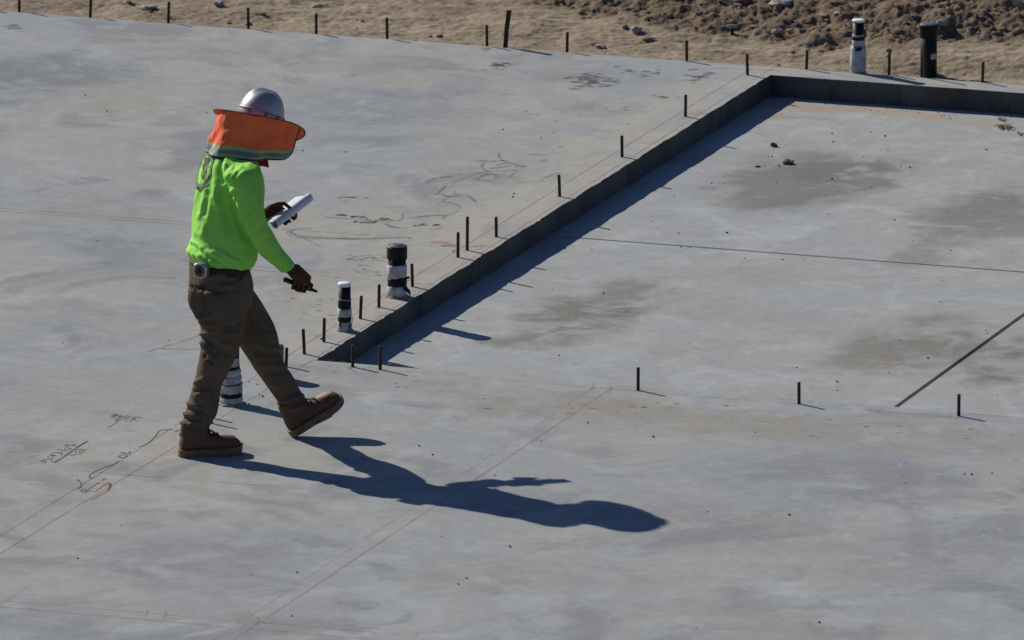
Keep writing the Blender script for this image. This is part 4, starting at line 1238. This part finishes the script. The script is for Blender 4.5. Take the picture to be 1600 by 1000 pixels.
# left hand: holds a paper roll, thumb on top, fingers underneath
ly = .315
body_parts += [tube([PP(398, 334, ly + .015), PP(414, 334, ly), PP(424, 330, ly)], [.028, .025, .027], 14),
               tube([PP(422, 327, ly), PP(437, 323.5, ly + .005)], [.021, .017], 12), tube([PP(422, 333, ly - .004), PP(438, 331, ly - .002)], [.022, .018], 12), tube([PP(420, 337, ly), PP(435, 337, ly + .004)], [.018, .015], 12)]
LF = [[(424, 323, ly - .012), (434, 319, ly - .022), (443.5, 317.5, ly - .030), (454, 325.5, ly - .040)],                       # thumb, arched over the top
      [(438, 325, ly + .012), (452, 330, ly + .030), (463, 335, ly + .016), (462, 340, ly - .012)],
      [(438, 330, ly + .006), (450, 337, ly + .022), (459, 341, ly + .010), (459, 342.5, ly - .014)],
      [(437, 335, ly + .002), (446, 343, ly + .014), (453, 346, ly + .004), (452, 346, ly - .016)],
      [(435, 339, ly), (442, 347, ly + .010), (447, 350, ly + .002), (446, 350, ly - .014)]]
for i, fpts in enumerate(LF):
    body_parts.append(tube([PP(*p) for p in fpts], [.0125, .0110, .0098, .0085] if i == 0 else [.0100, .0095, .0088, .0078], 10))
V, F, N = fuse(body_parts, 0.0035, 1, 0.5)
person = mk("person", V, F, M_skin, base=tuple(O_))
tag(person, "person in green long-sleeved shirt and brown trousers striding across the slab with paper roll", "person")
for s in (-1, 1):
    v, f = ellipsoid(head_pt(.086, s * .030, .016), (XH * .012, YH * .012, ZH * .012), 10, 8); mk("eye", v, f, M_eye, person)

# --- shirt
V, F, N = fuse(shirt_parts, 0.0052, 3, 0.5)
SH = [(.007, 2.6, (352, 258), (350, 272), (354, 288), (361, 300)), (-.012, 3.0, (347, 246), (346, 266), (350, 284)), (-.010, 3.2, (356, 284), (358, 292)),
      (.006, 2.2, (357, 276), (364, 262), (372, 256)), (.006, 2.0, (361, 280), (370, 270), (378, 262)), (.006, 1.9, (366, 284), (374, 277), (381, 270)), (-.006, 1.8, (360, 270), (368, 260)), (-.006, 1.8, (365, 277), (374, 268)), (-.006, 1.8, (370, 283), (379, 275)),
      (.005, 1.8, (362, 300), (369, 292)), (.005, 1.8, (365, 312), (371, 304)), (-.005, 1.8, (364, 306), (370, 299)),
      (.009, 4.0, (337, 262), (337, 300), (339, 322)), (-.008, 4.0, (329, 280), (327, 310), (322, 335)), (.008, 3.5, (322, 296), (318, 318), (312, 340)), (-.006, 3, (314, 300), (312, 330)),
      (.008, 4.5, (330, 310), (326, 340), (318, 365)), (-.007, 4, (345, 300), (352, 330), (362, 355)),
      (-.010, 4.0, (362, 318), (370, 345), (384, 372)), (.006, 2.0, (386.5, 331), (386.5, 347), (383, 354)), (-.006, 2.2, (391, 332), (391, 348)), (-.005, 2.5, (380, 335), (381, 350)),
      (-.007, 3.0, (398, 362), (408, 352)), (.006, 3, (402, 372), (414, 362)), (-.005, 2.5, (410, 382), (420, 372)), (.004, 2.5, (420, 392), (428, 382)),
      (.010, 3.5, (303, 379), (311, 384), (314, 388)), (-.012, 2.6, (301, 384), (308, 389)), (.012, 4, (296, 393), (303, 397), (312, 400)), (-.010, 3.0, (308, 392), (320, 399), (334, 404)), (.006, 3, (340, 393), (356, 402), (372, 408)), (-.006, 3, (355, 392), (366, 401), (378, 407)),
      (.006, 3.0, (330, 396), (348, 406)), (-.006, 2.2, (324, 405), (345, 409)), (.005, 3, (312, 365), (318, 376), (322, 384)), (-.004, 3, (322, 345), (326, 368)), (.005, 5, (345, 340), (350, 372)),
      (.006, 3, (330, 246), (342, 252)), (-.005, 2.5, (326, 262), (330, 276)), (.004, 2.5, (318, 270), (318, 290)), (-.006, 3, (400, 270), (404, 292)), (.004, 3, (396, 300), (404, 318)), (-.004, 3, (392, 308), (400, 326))]
SH = [(q[0] * 1.0, q[1] * 1.15) + q[2:] for q in SH]
V = wrinkle(V, N, SH, 0.0042, 7.0, 3.0, (1.3, 1.3, .55))
V = wrinkle(V, N, [], 0.0017, 17.0, 9.0, (1.2, 1.2, .8))
shirt = mk("shirt", V, F, M_shirt, person)
shirt["label"] = "bright green long-sleeved shirt with round back print"
bvh_shirt = BVHTree.FromPolygons([Vector(v) for v in V.tolist()], F)

# --- trousers
V, F, N = fuse(trouser_parts, 0.0052, 2, 0.5)
TS = [(.010, 4.0, (296, 452), (302, 478), (312, 497)), (-.012, 2.6, (300, 449), (310, 452), (318, 448)), (-.008, 2.5, (318, 452), (320, 478), (314, 496)),
      (.009, 3, (311, 502), (318, 497), (330, 492)), (-.011, 2.8, (312, 500), (322, 505), (336, 503)), (.008, 3, (315, 522), (326, 520), (332, 518)), (-.011, 2.8, (316, 528), (324, 534), (334, 540)), (.009, 3.2, (317, 536), (324, 548), (334, 560)), (-.010, 2.8, (315, 545), (322, 560), (332, 566)), (.007, 3, (323, 561), (336, 564)),
      (-.007, 3, (340, 548), (356, 556)), (.006, 3, (345, 536), (364, 540)), (-.006, 3, (352, 512), (376, 506)), (.006, 3, (350, 522), (374, 518)),
      (.005, 4, (368, 440), (372, 480), (366, 520)), (-.005, 4, (358, 470), (356, 505)), (-.005, 2.0, (378, 418), (378, 432), (368, 440), (345, 443)), (.004, 2.2, (330, 447), (365, 446)), (-.004, 2.2, (335, 458), (372, 455)), (.004, 2.5, (322, 434), (350, 430)),
      (.006, 3, (306, 598), (318, 592)), (-.006, 3, (305, 612), (325, 606)), (.010, 3.0, (294, 630), (304, 634), (314, 637)), (-.012, 2.6, (291, 640), (302, 641), (313, 643)), (.012, 3.2, (287, 645), (298, 650), (312, 653)), (-.012, 2.4, (286, 654), (300, 657), (316, 656)), (.011, 3.0, (284, 660), (293, 665), (304, 660)), (-.010, 2.5, (286, 669), (296, 673), (312, 668)), (.008, 3, (284, 678), (300, 681), (320, 676)),
      (-.008, 2.6, (322, 648), (332, 652)), (.006, 2.6, (316, 662), (326, 664)), (-.006, 3, (330, 610), (340, 630)), (.006, 2.5, (320, 625), (336, 640)),
      (.005, 4, (398, 470), (414, 505), (424, 530)), (-.006, 3, (392, 500), (410, 515), (428, 518)), (.007, 3.5, (400, 535), (420, 545), (434, 543)), (-.008, 3, (398, 550), (418, 555), (438, 552)), (.006, 3, (410, 570), (428, 572), (446, 570)), (-.006, 3, (415, 585), (435, 583), (450, 580)),
      (-.009, 2.6, (434, 622), (450, 618), (468, 612)), (.009, 2.6, (436, 629), (452, 625), (472, 618)), (-.010, 2.4, (440, 636), (456, 632), (474, 625)), (.008, 2.4, (442, 643), (460, 639), (478, 630)), (.006, 3, (425, 600), (440, 604)), (-.005, 3, (384, 480), (396, 520))]
TS = [(q[0] * (1.15 if q[2][1] > 620 else 1.6), q[1]) + q[2:] for q in TS]
V = wrinkle(V, N, TS, 0.0040, 6.0, 8.0, (1, 1, 1.15))
trousers = mk("trousers", V, F, M_trouser, person)
bvh_tr = BVHTree.FromPolygons([Vector(v) for v in V.tolist()], F)
trousers["label"] = "brown canvas work trousers bunched at the ankles"
def hit(bvh, u, v):
    d = Vector(ray(u, v)).normalized()
    h = bvh.ray_cast(Vector(CAM), d)
    return (np.array(h[0]), np.array(h[1])) if h[0] else (None, None)
# back pocket mouth and hem line as raised seams
def seam(bvh, pts, r, mat, name, parent, off=0.0012):
    P = []
    for q in spline([np.array(p, float) for p in pts], 5):
        h, n_ = hit(bvh, q[0], q[1])
        if h is not None: P.append(h + n_ * off)
    if len(P) > 2:
        v, f = tube(P, [r] * len(P), 6, False); return mk(name, v, f, mat, parent)
seam(bvh_tr, [(297.5, 449), (303, 454), (311, 455), (318, 450)], .0035, M_trouser, "pocket_hem", trousers)
seam(bvh_tr, [(380, 417), (379.5, 430), (374, 439), (360, 442), (338, 444)], .0022, M_trouser, "pocket_seam", trousers)
# dark gap of the open back pocket
# --- belt
bs = []
for (l, r, hw) in (((297, 409), (390, 410), .163), ((296, 413), (390.5, 414.5), .166), ((296, 418), (391, 419.5), .168), ((296.5, 421), (390.5, 422), .166)):
    bs.append(sec(l, r, .012, hw + .004, 40, .95))
v, f = loft(bs, 3)
mk("belt", v, f, M_belt, person)

# --- boots
def boot(heel, fwd, up, lat):
    def B(x, y, z): return np.array(heel) + fwd * x * .97 + lat * y + up * z
    S = [(.004, .020, .030, .080), (.018, .034, .029, .118), (.055, .040, .029, .135), (.095, .041, .029, .134), (.130, .044, .029, .118), (.165, .048, .029, .103), (.200, .052, .029, .094), (.235, .053, .029, .090), (.262, .050, .030, .086), (.284, .042, .031, .076), (.298, .030, .033, .062), (.305, .014, .036, .050)]
    secs = []
    for (x, w, z0, z1) in S:
        ring = []
        for j in range(24):
            t = 2 * math.pi * j / 24
            cy, cz = math.cos(t), math.sin(t)
            yy = w * math.copysign(abs(cy) ** .75, cy)
            zz = (z0 + z1) / 2 + (z1 - z0) / 2 * math.copysign(abs(cz) ** .8, cz)
            ring.append(B(x, yy * (1 - .22 * max(0, cz)), zz))
        secs.append(ring)
    parts = [loft(secs, 3)]
    sh = []
    for (z, x, rx, ry) in ((.06, .060, .050, .034), (.095, .058, .052, .039), (.120, .056, .048, .040), (.145, .054, .044, .038), (.165, .053, .040, .035)):
        sh.append([B(x + rx * math.cos(t), ry * math.sin(t), z) for t in np.arange(24) * 2 * math.pi / 24])
    parts.append(loft(sh, 3))
    V, F, N = fuse(parts, .0042, 2)
    L = (V - np.array(heel))
    lx, lz = L @ fwd, L @ up
    d = np.zeros(len(V))
    d += -.0025 * np.exp(-((lx - .075 - .25 * (lz - .05)) / .004) ** 2)             # quarter seam
    d += -.0022 * np.exp(-((lx - .235 + .9 * (lz - .06)) / .005) ** 2) * (lx > .19)
    for k, x0 in enumerate((.165, .178, .192)): d += .0022 * np.sin((lx - x0) * 160) * np.exp(-((lx - x0) / .02) ** 2) * (lz > .07)
    d += .0018 * fbm(V, 22, 3.0, 3)
    bt = mk("boot", V + N * d[:, None], F, M_boot, person)
    out = []
    sole_o = [(-.004, .018), (.010, .034), (.05, .043), (.09, .0435), (.13, .045), (.17, .050), (.205, .056), (.240, .058), (.270, .054), (.293, .044), (.308, .028), (.315, .010)]
    ol = [(x, -w) for x, w in sole_o] + [(x, w) for x, w in sole_o[::-1]]
    ol = [(q[0], q[1]) for q in spline([np.array(p) for p in ol], 3)]
    def toe_spring(x): return .012 * max(0, (x - .22) / .09) ** 2
    rs = []
    for z, k in ((.0, .955), (.004, .99), (.024, 1.0), (.027, .985), (.029, 1.02), (.034, 1.02), (.036, .97)):
        rs.append([B(.155 + (x - .155) * (.995 + (k - 1) * .4), y * k, z + toe_spring(x)) for x, y in ol])
    v, f = rings(rs)
    mk("sole", v, f, M_sole, bt)
    # moc-toe plate: raised U, sunlight on the toe painted in as paler leather
    rs = []
    for k, z in ((1.0, -.004), (1.0, .0), (.93, .003), (.6, .005), (.15, .006)):
        ring = []
        for j in range(26):
            t = 2 * math.pi * j / 26
            x = .238 + .043 * k * math.cos(t); y = .033 * k * math.sin(t)
            zz = float(np.interp(x, [.19, .235, .262, .284], [.0955, .0905, .086, .075]))
            ring.append(B(x, y, zz + z - .30 * y * y / .05))
        rs.append(ring)
    v, f = rings(rs); mk("toe_plate", v, f, M_toe, bt)
    for k in range(5):
        x = .185 - .024 * k; z = .102 + .0125 * k + (.018 if k == 4 else 0)
        v, f = tube([B(x, -.030, z - .013), B(x + .006, -.016, z), B(x - .002, .016, z), B(x, .030, z - .013)], [.0045] * 4, 6); mk("lace", v, f, M_lace, bt)
    return bt
def rot_about(v, ax, a): return np.array(Matrix.Rotation(a, 3, Vector(ax)) @ Vector(v))
yaw = R(15)
fwdR = np.array([math.cos(yaw), math.sin(yaw), 0]); latR = np.array([-math.sin(yaw), math.cos(yaw), 0])
hr = ground(280.0, 713.5)
boot(hr, fwdR, EZ, latR)
yaw = R(20)
f0 = np.array([math.cos(yaw), math.sin(yaw), 0]); latL = np.array([-math.sin(yaw), math.cos(yaw), 0])
pitchL = R(29)
fwdL = f0 * math.cos(pitchL) + EZ * math.sin(pitchL); upL = -f0 * math.sin(pitchL) + EZ * math.cos(pitchL)
hl = ground(456, 683.5); hl = hl + np.array([0, 0, .003])
boot(hl, fwdL, upL, latL)

# --- hard hat, sun brim and neck shade
HB = PP(407, 181, .18)
RH2 = R(-8)
YD = EY * math.cos(RH2) + ZH0 * math.sin(RH2)
ZD = np.cross(XH, YD)
def hat_pt(x, y, z): return HB + XH * x + YD * y + ZD * z
rs = []
n = 40
for i in range(15):
    p = (math.pi / 2) * i / 14
    k = max(.02, math.cos(p)) ** .72; z = -.012 + .138 * math.sin(p) ** 1.05 - (.030 if i == 0 else 0)
    ring = []
    for j in range(n):
        t = 2 * math.pi * j / n
        x, y = .1135 * k * math.cos(t), .102 * k * math.sin(t)
        zz = z + .0055 * math.exp(-(y / .016) ** 2) * math.sin(p) ** .5 * (1 if abs(x) < .1 else .6) - .0035 * math.exp(-((abs(y) - .032) / .010) ** 2) * math.sin(p)
        ring.append(hat_pt(x, y, zz))
    rs.append(ring)
v, f = rings(rs)
hat = mk("hard_hat", v, f, M_hat, person)
hat["label"] = "glossy silver grey hard hat shell"
rs = []
for z, k in ((.012, 1.0), (.013, 1.012), (.022, 1.008), (.023, .99)):
    rs.append([hat_pt(.1135 * k * math.cos(t), .102 * k * math.sin(t), z) for t in np.arange(n) * 2 * math.pi / n])
v, f = rings(rs, cap=False); mk("hat_band", v, f, M_band, hat)
for a in (R(-62), R(-98), R(-140), R(-20)):
    q = hat_pt(.116 * math.cos(a), .105 * math.sin(a), .006); tdir = XH * -math.sin(a) + YH * math.cos(a); nd_ = XH * math.cos(a) + YH * math.sin(a)
    v = [q + tdir * sx * .007 + ZH * sz * .011 + nd_ * sn * .002 for sn in (-1, 1) for sx, sz in ((-1, -1), (1, -1), (1, 1), (-1, 1))]
    mk("strap_slot", v, [(0, 3, 2, 1), (4, 5, 6, 7), (0, 1, 5, 4), (1, 2, 6, 5), (2, 3, 7, 6), (3, 0, 4, 7)], M_hatband, hat, smooth=False)
BC = PP(404.5, 195, .17)
RX, RY = .2205, .222
def brim_pt(t, s, dz=0.0):
    x, y = RX * s * math.cos(t), RY * s * math.sin(t)
    z = -(.034 if x > 0 else -.006) * x * y / (RX * RY) * (1 if x > 0 else 1) - (0 if x > 0 else .028) * x * y / (RX * RY) - .008 * s * s + .003 * math.sin(3 * t + 1) * s - .004 * y / RY + .016 * (x / RX) ** 2 - .024 * (max(0, x) / RX) ** 2
    return BC + XH * x + YH * y + ZH * (z + .008 + dz)
N_ = 72
rs = []
for s, dz in ((.42, .0015), (.6, .0015), (.8, .0015), (.97, .0015), (1.0, 0.0), (.97, -.0015), (.8, -.0015), (.6, -.0015), (.42, -.0015)):
    rs.append([brim_pt(2 * math.pi * j / N_, s, dz) for j in range(N_)])
v, f = rings(rs, cap=False)
f += [(8 * N_ + j, 8 * N_ + (j + 1) % N_, (j + 1) % N_, j) for j in range(N_)]
brim = mk("sun_brim", v, f, M_orange, person)
brim["label"] = "wide orange sun brim tilted down at the front"
v, f = tube([brim_pt(2 * math.pi * j / N_, 1.003) for j in range(N_ + 1)], [.0028] * (N_ + 1), 6, False); mk("brim_edge", v, f, M_edge, brim)
# neck shade: hangs from the brim all round the back, open at the face
SC = PP(392, 239, .15)
def skirt_pt(a, h):
    """a: angle round the head (0 = face), h: 0 at the brim, 1 at the hem"""
    T = brim_pt(a, .93, -.002)
    x, y = .205 * math.cos(a), .140 * math.sin(a)
    back = max(0, -math.cos(a))
    x += .024 * max(0, math.cos(a)) - .010 * back
    hem = SC + EX * x + EY * y + EZ * (-.085 * x - .004)
    f_ = abs(((a + math.pi) % (2 * math.pi)) - math.pi)        # angle from the face
    cut = max(0, 1 - (f_ - R(45)) / R(17))
    cut = cut if f_ < R(62) else 0
    h2 = h * (1 - .20 * cut ** 2.4)
    p = T + (hem - T) * h2
    rad = (EX * math.cos(a) + EY * math.sin(a))
    endk = min(1.0, max(0.12, (f_ - R(45)) / R(40)))
    p = p + rad * endk * (.011 * math.sin(a * 7 + 1.6 * h) * h + .017 * noise.noise(Vector((a * 2.6, h * 2.2, 4))) + .006 * noise.noise(Vector((a * 7, h * 5, 9))) + .010 * h * noise.noise(Vector((a * 1.1, 3, 8))) - .012 * math.sin(math.pi * h) )
    return p
NA = 110
ang = [R(-45) - (2 * math.pi - R(90)) * i / NA for i in range(NA + 1)]
def skirt_rows(h0, h1, m, off=0.0):
    rows = []
    for k in range(m + 1):
        h = h0 + (h1 - h0) * k / m
        rows.append([skirt_pt(a, h) + off * (EX * math.cos(a) + EY * math.sin(a)) for a in ang])
    return rows
def sheet(rows, name, mat, parent, thick=.0012):
    nrow, nc = len(rows), len(rows[0])
    v = [p for r in rows for p in r]
    v2 = []
    for r in rows:
        for i, p in enumerate(r):
            a = ang[i] if nc == len(ang) else 0
            v2.append(p - thick * (EX * math.cos(a) + EY * math.sin(a)))
    f = [(r * nc + i, r * nc + i + 1, (r + 1) * nc + i + 1, (r + 1) * nc + i) for r in range(nrow - 1) for i in range(nc - 1)]
    m = nrow * nc
    F = f + [tuple(x + m for x in q[::-1]) for q in f]
    return mk(name, v + v2, F, mat, parent)
shade = sheet(skirt_rows(0, .765, 14), "neck_shade", M_orange, person)
shade["label"] = "orange mesh neck shade with a striped reflective hem"
sheet(skirt_rows(.76, .84, 2, .0015), "lime_stripe", M_lime, shade)
sheet(skirt_rows(.835, .93, 2, .0020), "silver_stripe", M_silver, shade)
sheet(skirt_rows(.925, .985, 2, .0015), "lime_stripe", M_lime, shade)
P = [skirt_pt(ang[0], h) for h in np.linspace(0, 1, 12)] + [skirt_pt(a, 1.0) for a in ang] + [skirt_pt(ang[-1], h) for h in np.linspace(1, 0, 12)]
v, f = tube(P, [.0042] * len(P), 6, False); mk("shade_binding", v, f, M_edge, shade)
# red bandana corner under the chin and round the neck
rs = []
for (u, v_, k) in ((372, 244, .075), (378, 249, .082), (384, 253, .080)):
    cc_ = PP(u, v_, .135)
    rs.append([cc_ + EX * k * math.cos(t) + EY * k * .95 * math.sin(t) - EZ * .02 * math.cos(t) for t in np.arange(24) * 2 * math.pi / 24])
ban = mk("bandana", *loft(rs, 3), M_bandana, person)
ban["label"] = "dark red bandana with a corner hanging under the chin"
q = [PP(399, 243, .09), PP(412, 243, .11), PP(418.5, 249, .10), PP(420.5, 262, .09), PP(411, 260, .08), PP(403, 253, .075)]
v = q + [p_ + EY * .012 for p_ in q]
mk("bandana_corner", v, [(0, 1, 2, 3, 4, 5), (11, 10, 9, 8, 7, 6)] + [(i, 6 + i, 6 + (i + 1) % 6, (i + 1) % 6) for i in range(6)], M_bandana, ban, smooth=False)

# --- round print on the back of the shirt, laid on the cloth
LC = np.array([0.0, 0.0]); 
LR = .078
h_, _n = hit(bvh_shirt, 317, 266)
LD = EX + np.array([0, 1.0, 0]); LD = LD / np.linalg.norm(LD)
LS = np.array([-LD[1], LD[0], 0])
def on_back(y, z):
    o = h_ + LS * y + EZ * z - LD * 1.0
    q = bvh_shirt.ray_cast(Vector(o), Vector(LD))
    if q[0] is None: return None
    return np.array(q[0]) + np.array(q[1]) * .004
def print_strip(pts, w, mat, mb):
    """strip through (y,z) points on the back"""
    P = [np.array(p, float) for p in pts]
    P = [P[0] + (P[-1] - P[0]) * k / 6 for k in range(7)] if len(P) == 2 else P
    v = []
    for i in range(len(P)):
        t = P[min(i + 1, len(P) - 1)] - P[max(i - 1, 0)]; t /= np.linalg.norm(t) + 1e-9
        nn = np.array([-t[1], t[0]]) * w / 2
        v += [on_back(*(P[i] + nn)), on_back(*P[i]), on_back(*(P[i] - nn))]
    for i in range(len(P) - 1):
        for k in (0, 1):
            q = [v[3 * i + k], v[3 * i + k + 1], v[3 * i + 4 + k], v[3 * i + 3 + k]]
            if all(x is not None for x in q) and max(np.linalg.norm(q[0] - q[2]), np.linalg.norm(q[1] - q[3])) < .06: mb.add(q, [(0, 1, 2, 3)])
def arc(r, a0, a1, n): return [(r * math.cos(R(a0 + (a1 - a0) * i / n)), r * math.sin(R(a0 + (a1 - a0) * i / n))) for i in range(n + 1)]
m1, m2, m3 = MB(), MB(), MB()
# y points to the far side: the near edge of the ring is at 180 degrees
print_strip(arc(LR, 100, 262, 60), .017, None, m3)
for k, a0 in enumerate(range(-98, 100, 13)): print_strip(arc(LR, a0, a0 + 9, 5), .020 if k % 3 else .014, None, m1)
for k in range(4): print_strip(arc(LR, 236 + 9 * k, 242 + 9 * k, 4), .019, None, m1)
for k in range(3): print_strip(arc(LR, 100 + 9 * k, 106 + 9 * k, 4), .019, None, m1)
print_strip(arc(LR - .016, 0, 360, 60), .003, None, m1)
for k in range(4): print_strip([(-.050 + .013 * k, -.040 + .006 * k), (-.040 + .013 * k, -.002 + .006 * k), (-.028 + .013 * k, .036)], .008 if k % 2 else .006, None, m2)
print_strip([(-.022, .052), (-.004, .030), (.012, .008)], .026, None, m1); print_strip([(.010, .050), (.03, .030)], .014, None, m2)
if m1.f: m1.build("back_print", M_logo, shirt)["kind"] = "stuff"
if m2.f: m2.build("back_print", M_logo2, shirt)["kind"] = "stuff"
if m3.f: m3.build("back_print", M_logo3, shirt)["kind"] = "stuff"

# --- paper roll in the far hand
RA, RB = PP(428.5, 350.5, .225), PP(484, 308, .340)
ax = RB - RA; Lr = np.linalg.norm(ax); ax /= Lr
side = np.cross(ax, VIEW); side /= np.linalg.norm(side)
if side[2] < 0: side = -side                                  # up-left of the roll as seen
nrm = np.cross(side, ax)
if nrm @ VIEW > 0: nrm = -nrm                                 # towards the viewer
prof = []
for i in range(46):                                           # spiral, then a loose flap on the upper side
    t = -2.2 * math.pi + i / 45 * 3.95 * math.pi
    r = .0185 + .0045 * i / 45
    prof.append((r * math.cos(t), r * math.sin(t)))
end = np.array(prof[-1]); dirn = np.array(prof[-1]) - np.array(prof[-2]); dirn /= np.linalg.norm(dirn)
prof = prof[::1]
# section axes: first along 'side' (up), second towards the viewer
fl = [(.0225, .006), (.0255, -.004), (.0305, -.016), (.0355, -.030), (.0400, -.044), (.0430, -.056)]
paper = empty("paper_roll", tuple(RA))
tag(paper, "rolled white paper plans with a loose flap held in the person's far hand", "paper roll")
def paper_sheet(sec_pts, t0, t1, name, mat=M_paper, thick=.0007, skew=0.0):
    k = len(sec_pts); v = []
    m = 10
    for i in range(m + 1):
        c_ = RA + ax * (t0 + (t1 - t0) * i / m) * Lr
        for j, (p_, q_) in enumerate(sec_pts): v.append(c_ + side * p_ + nrm * q_ + ax * skew * (j / k) )
    f = [(i * k + j, i * k + j + 1, (i + 1) * k + j + 1, (i + 1) * k + j) for i in range(m) for j in range(k - 1)]
    n0 = len(v)
    v2 = []
    for i in range(m + 1):
        c_ = RA + ax * (t0 + (t1 - t0) * i / m) * Lr
        for j, (p_, q_) in enumerate(sec_pts): v2.append(c_ + side * p_ * .97 + nrm * (q_ * .97 - thick) + ax * skew * (j / k))
    return mk(name, v + v2, f + [tuple(x + n0 for x in q[::-1]) for q in f], mat, paper)
paper_sheet(prof, 0, 1, "roll")
tt = np.linspace(0, 1, 8)
paper_sheet([(.0226 * math.cos(a) , .0226 * math.sin(a)) for a in np.linspace(R(60), R(25), 5)] + fl, -.06, .90, "loose_flap")
# --- marker in the near hand
MA, MBp = PP(443.5, 436.2, hy + .020), PP(496, 455.8, hy + .020)
ma = (MBp - MA); ml = np.linalg.norm(ma); ma /= ml
marker = empty("marker_pen", tuple(MA))
tag(marker, "fat black marker held point down in the person's near hand", "marker")
def along(prof, name, mat):
    x, y, _ = frame_of(ma)
    rs = [[MA + ma * z * ml + r * (x * math.cos(t) + y * math.sin(t)) for t in np.arange(16) * 2 * math.pi / 16] for r, z in prof]
    v, f = rings(rs); return mk(name, v, f, mat, marker)
along([(.007, 0), (.0115, .01), (.0120, .05), (.0120, .66)], "barrel", M_black)
along([(.0105, .66), (.0105, .72), (.0085, .76)], "collar", M_white_pl)
along([(.0088, .76), (.0086, .84), (.0070, .90), (.0066, .965), (.004, 1.0)], "tip", M_black)
# --- tape measure clipped to the belt
h, n_ = hit(bvh_tr, 317, 424)
if h is None: h, n_ = PP(317, 424, -.14), -EY
nn = n_ * np.array([1, 1, 0]); nn = nn / np.linalg.norm(nn); nn = nn * .6 + (-VIEW * np.array([1, 1, 0])) * .4; nn /= np.linalg.norm(nn)
TC = PP(317.2, 421.0, 0); 
dcam = ray(317.2, 421.0); TC = CAM + dcam * (np.dot(h - CAM, -VIEW) / np.dot(dcam, -VIEW)) + nn * .020
tx = np.cross(EZ, nn); tx /= np.linalg.norm(tx)
tape = empty("tape_measure", tuple(TC))
tag(tape, "silver tape measure with round yellow and black centre clipped on the belt", "tape measure")
def tape_ring(k, d, sq=.62):
    o = []
    for t in np.arange(28) * 2 * math.pi / 28:
        x, y = math.cos(t), math.sin(t)
        x = math.copysign(abs(x) ** sq, x) * .036; y = math.copysign(abs(y) ** sq, y) * .037
        if y < -.02: x = x * 1.02
        o.append(TC + tx * x * k + EZ * y * k + nn * d)
    return o
v, f = rings([tape_ring(.93, -.020), tape_ring(1.0, -.015), tape_ring(1.0, .013), tape_ring(.90, .019), tape_ring(.70, .020)]); mk("case", v, f, M_case, tape)
def disc(r0, r1, d0, d1, name, mat):
    rs = [[TC + r * (tx * math.cos(t) + EZ * math.sin(t)) + nn * d for t in np.arange(28) * 2 * math.pi / 28] for r, d in ((r0, d0), (r0, d1), (r1, d1 + .001), (r1 * .3, d1 + .001))]
    v, f = rings(rs); return mk(name, v, f, mat, tape)
disc(.0265, .0245, .018, .0215, "centre_disc", M_black)
disc(.0205, .0185, .0215, .0235, "yellow_face", M_yellow)
disc(.0165, .0145, .0235, .0250, "dark_hub", M_belt)
v = [TC + tx * sx * .015 + EZ * (-.030 + sz * .006) + nn * (.0185 + sn * .003) for sn in (0, 1) for sx, sz in ((-1, -1), (1, -1), (1, 1), (-1, 1))]
mk("blade_hook", v, [(4, 5, 6, 7), (0, 1, 5, 4), (1, 2, 6, 5), (2, 3, 7, 6), (3, 0, 4, 7)], M_case, tape, smooth=False)
v = [TC + tx * (.031 + sx * .006) + EZ * sz * .024 + nn * (-.004 + sn * .016) for sn in (-1, 1) for sx, sz in ((-1, -1), (1, -1), (1, 1), (-1, 1))]
mk("side_grip", v, [(0, 3, 2, 1), (4, 5, 6, 7), (0, 1, 5, 4), (1, 2, 6, 5), (2, 3, 7, 6), (3, 0, 4, 7)], M_yellow, tape, smooth=False)
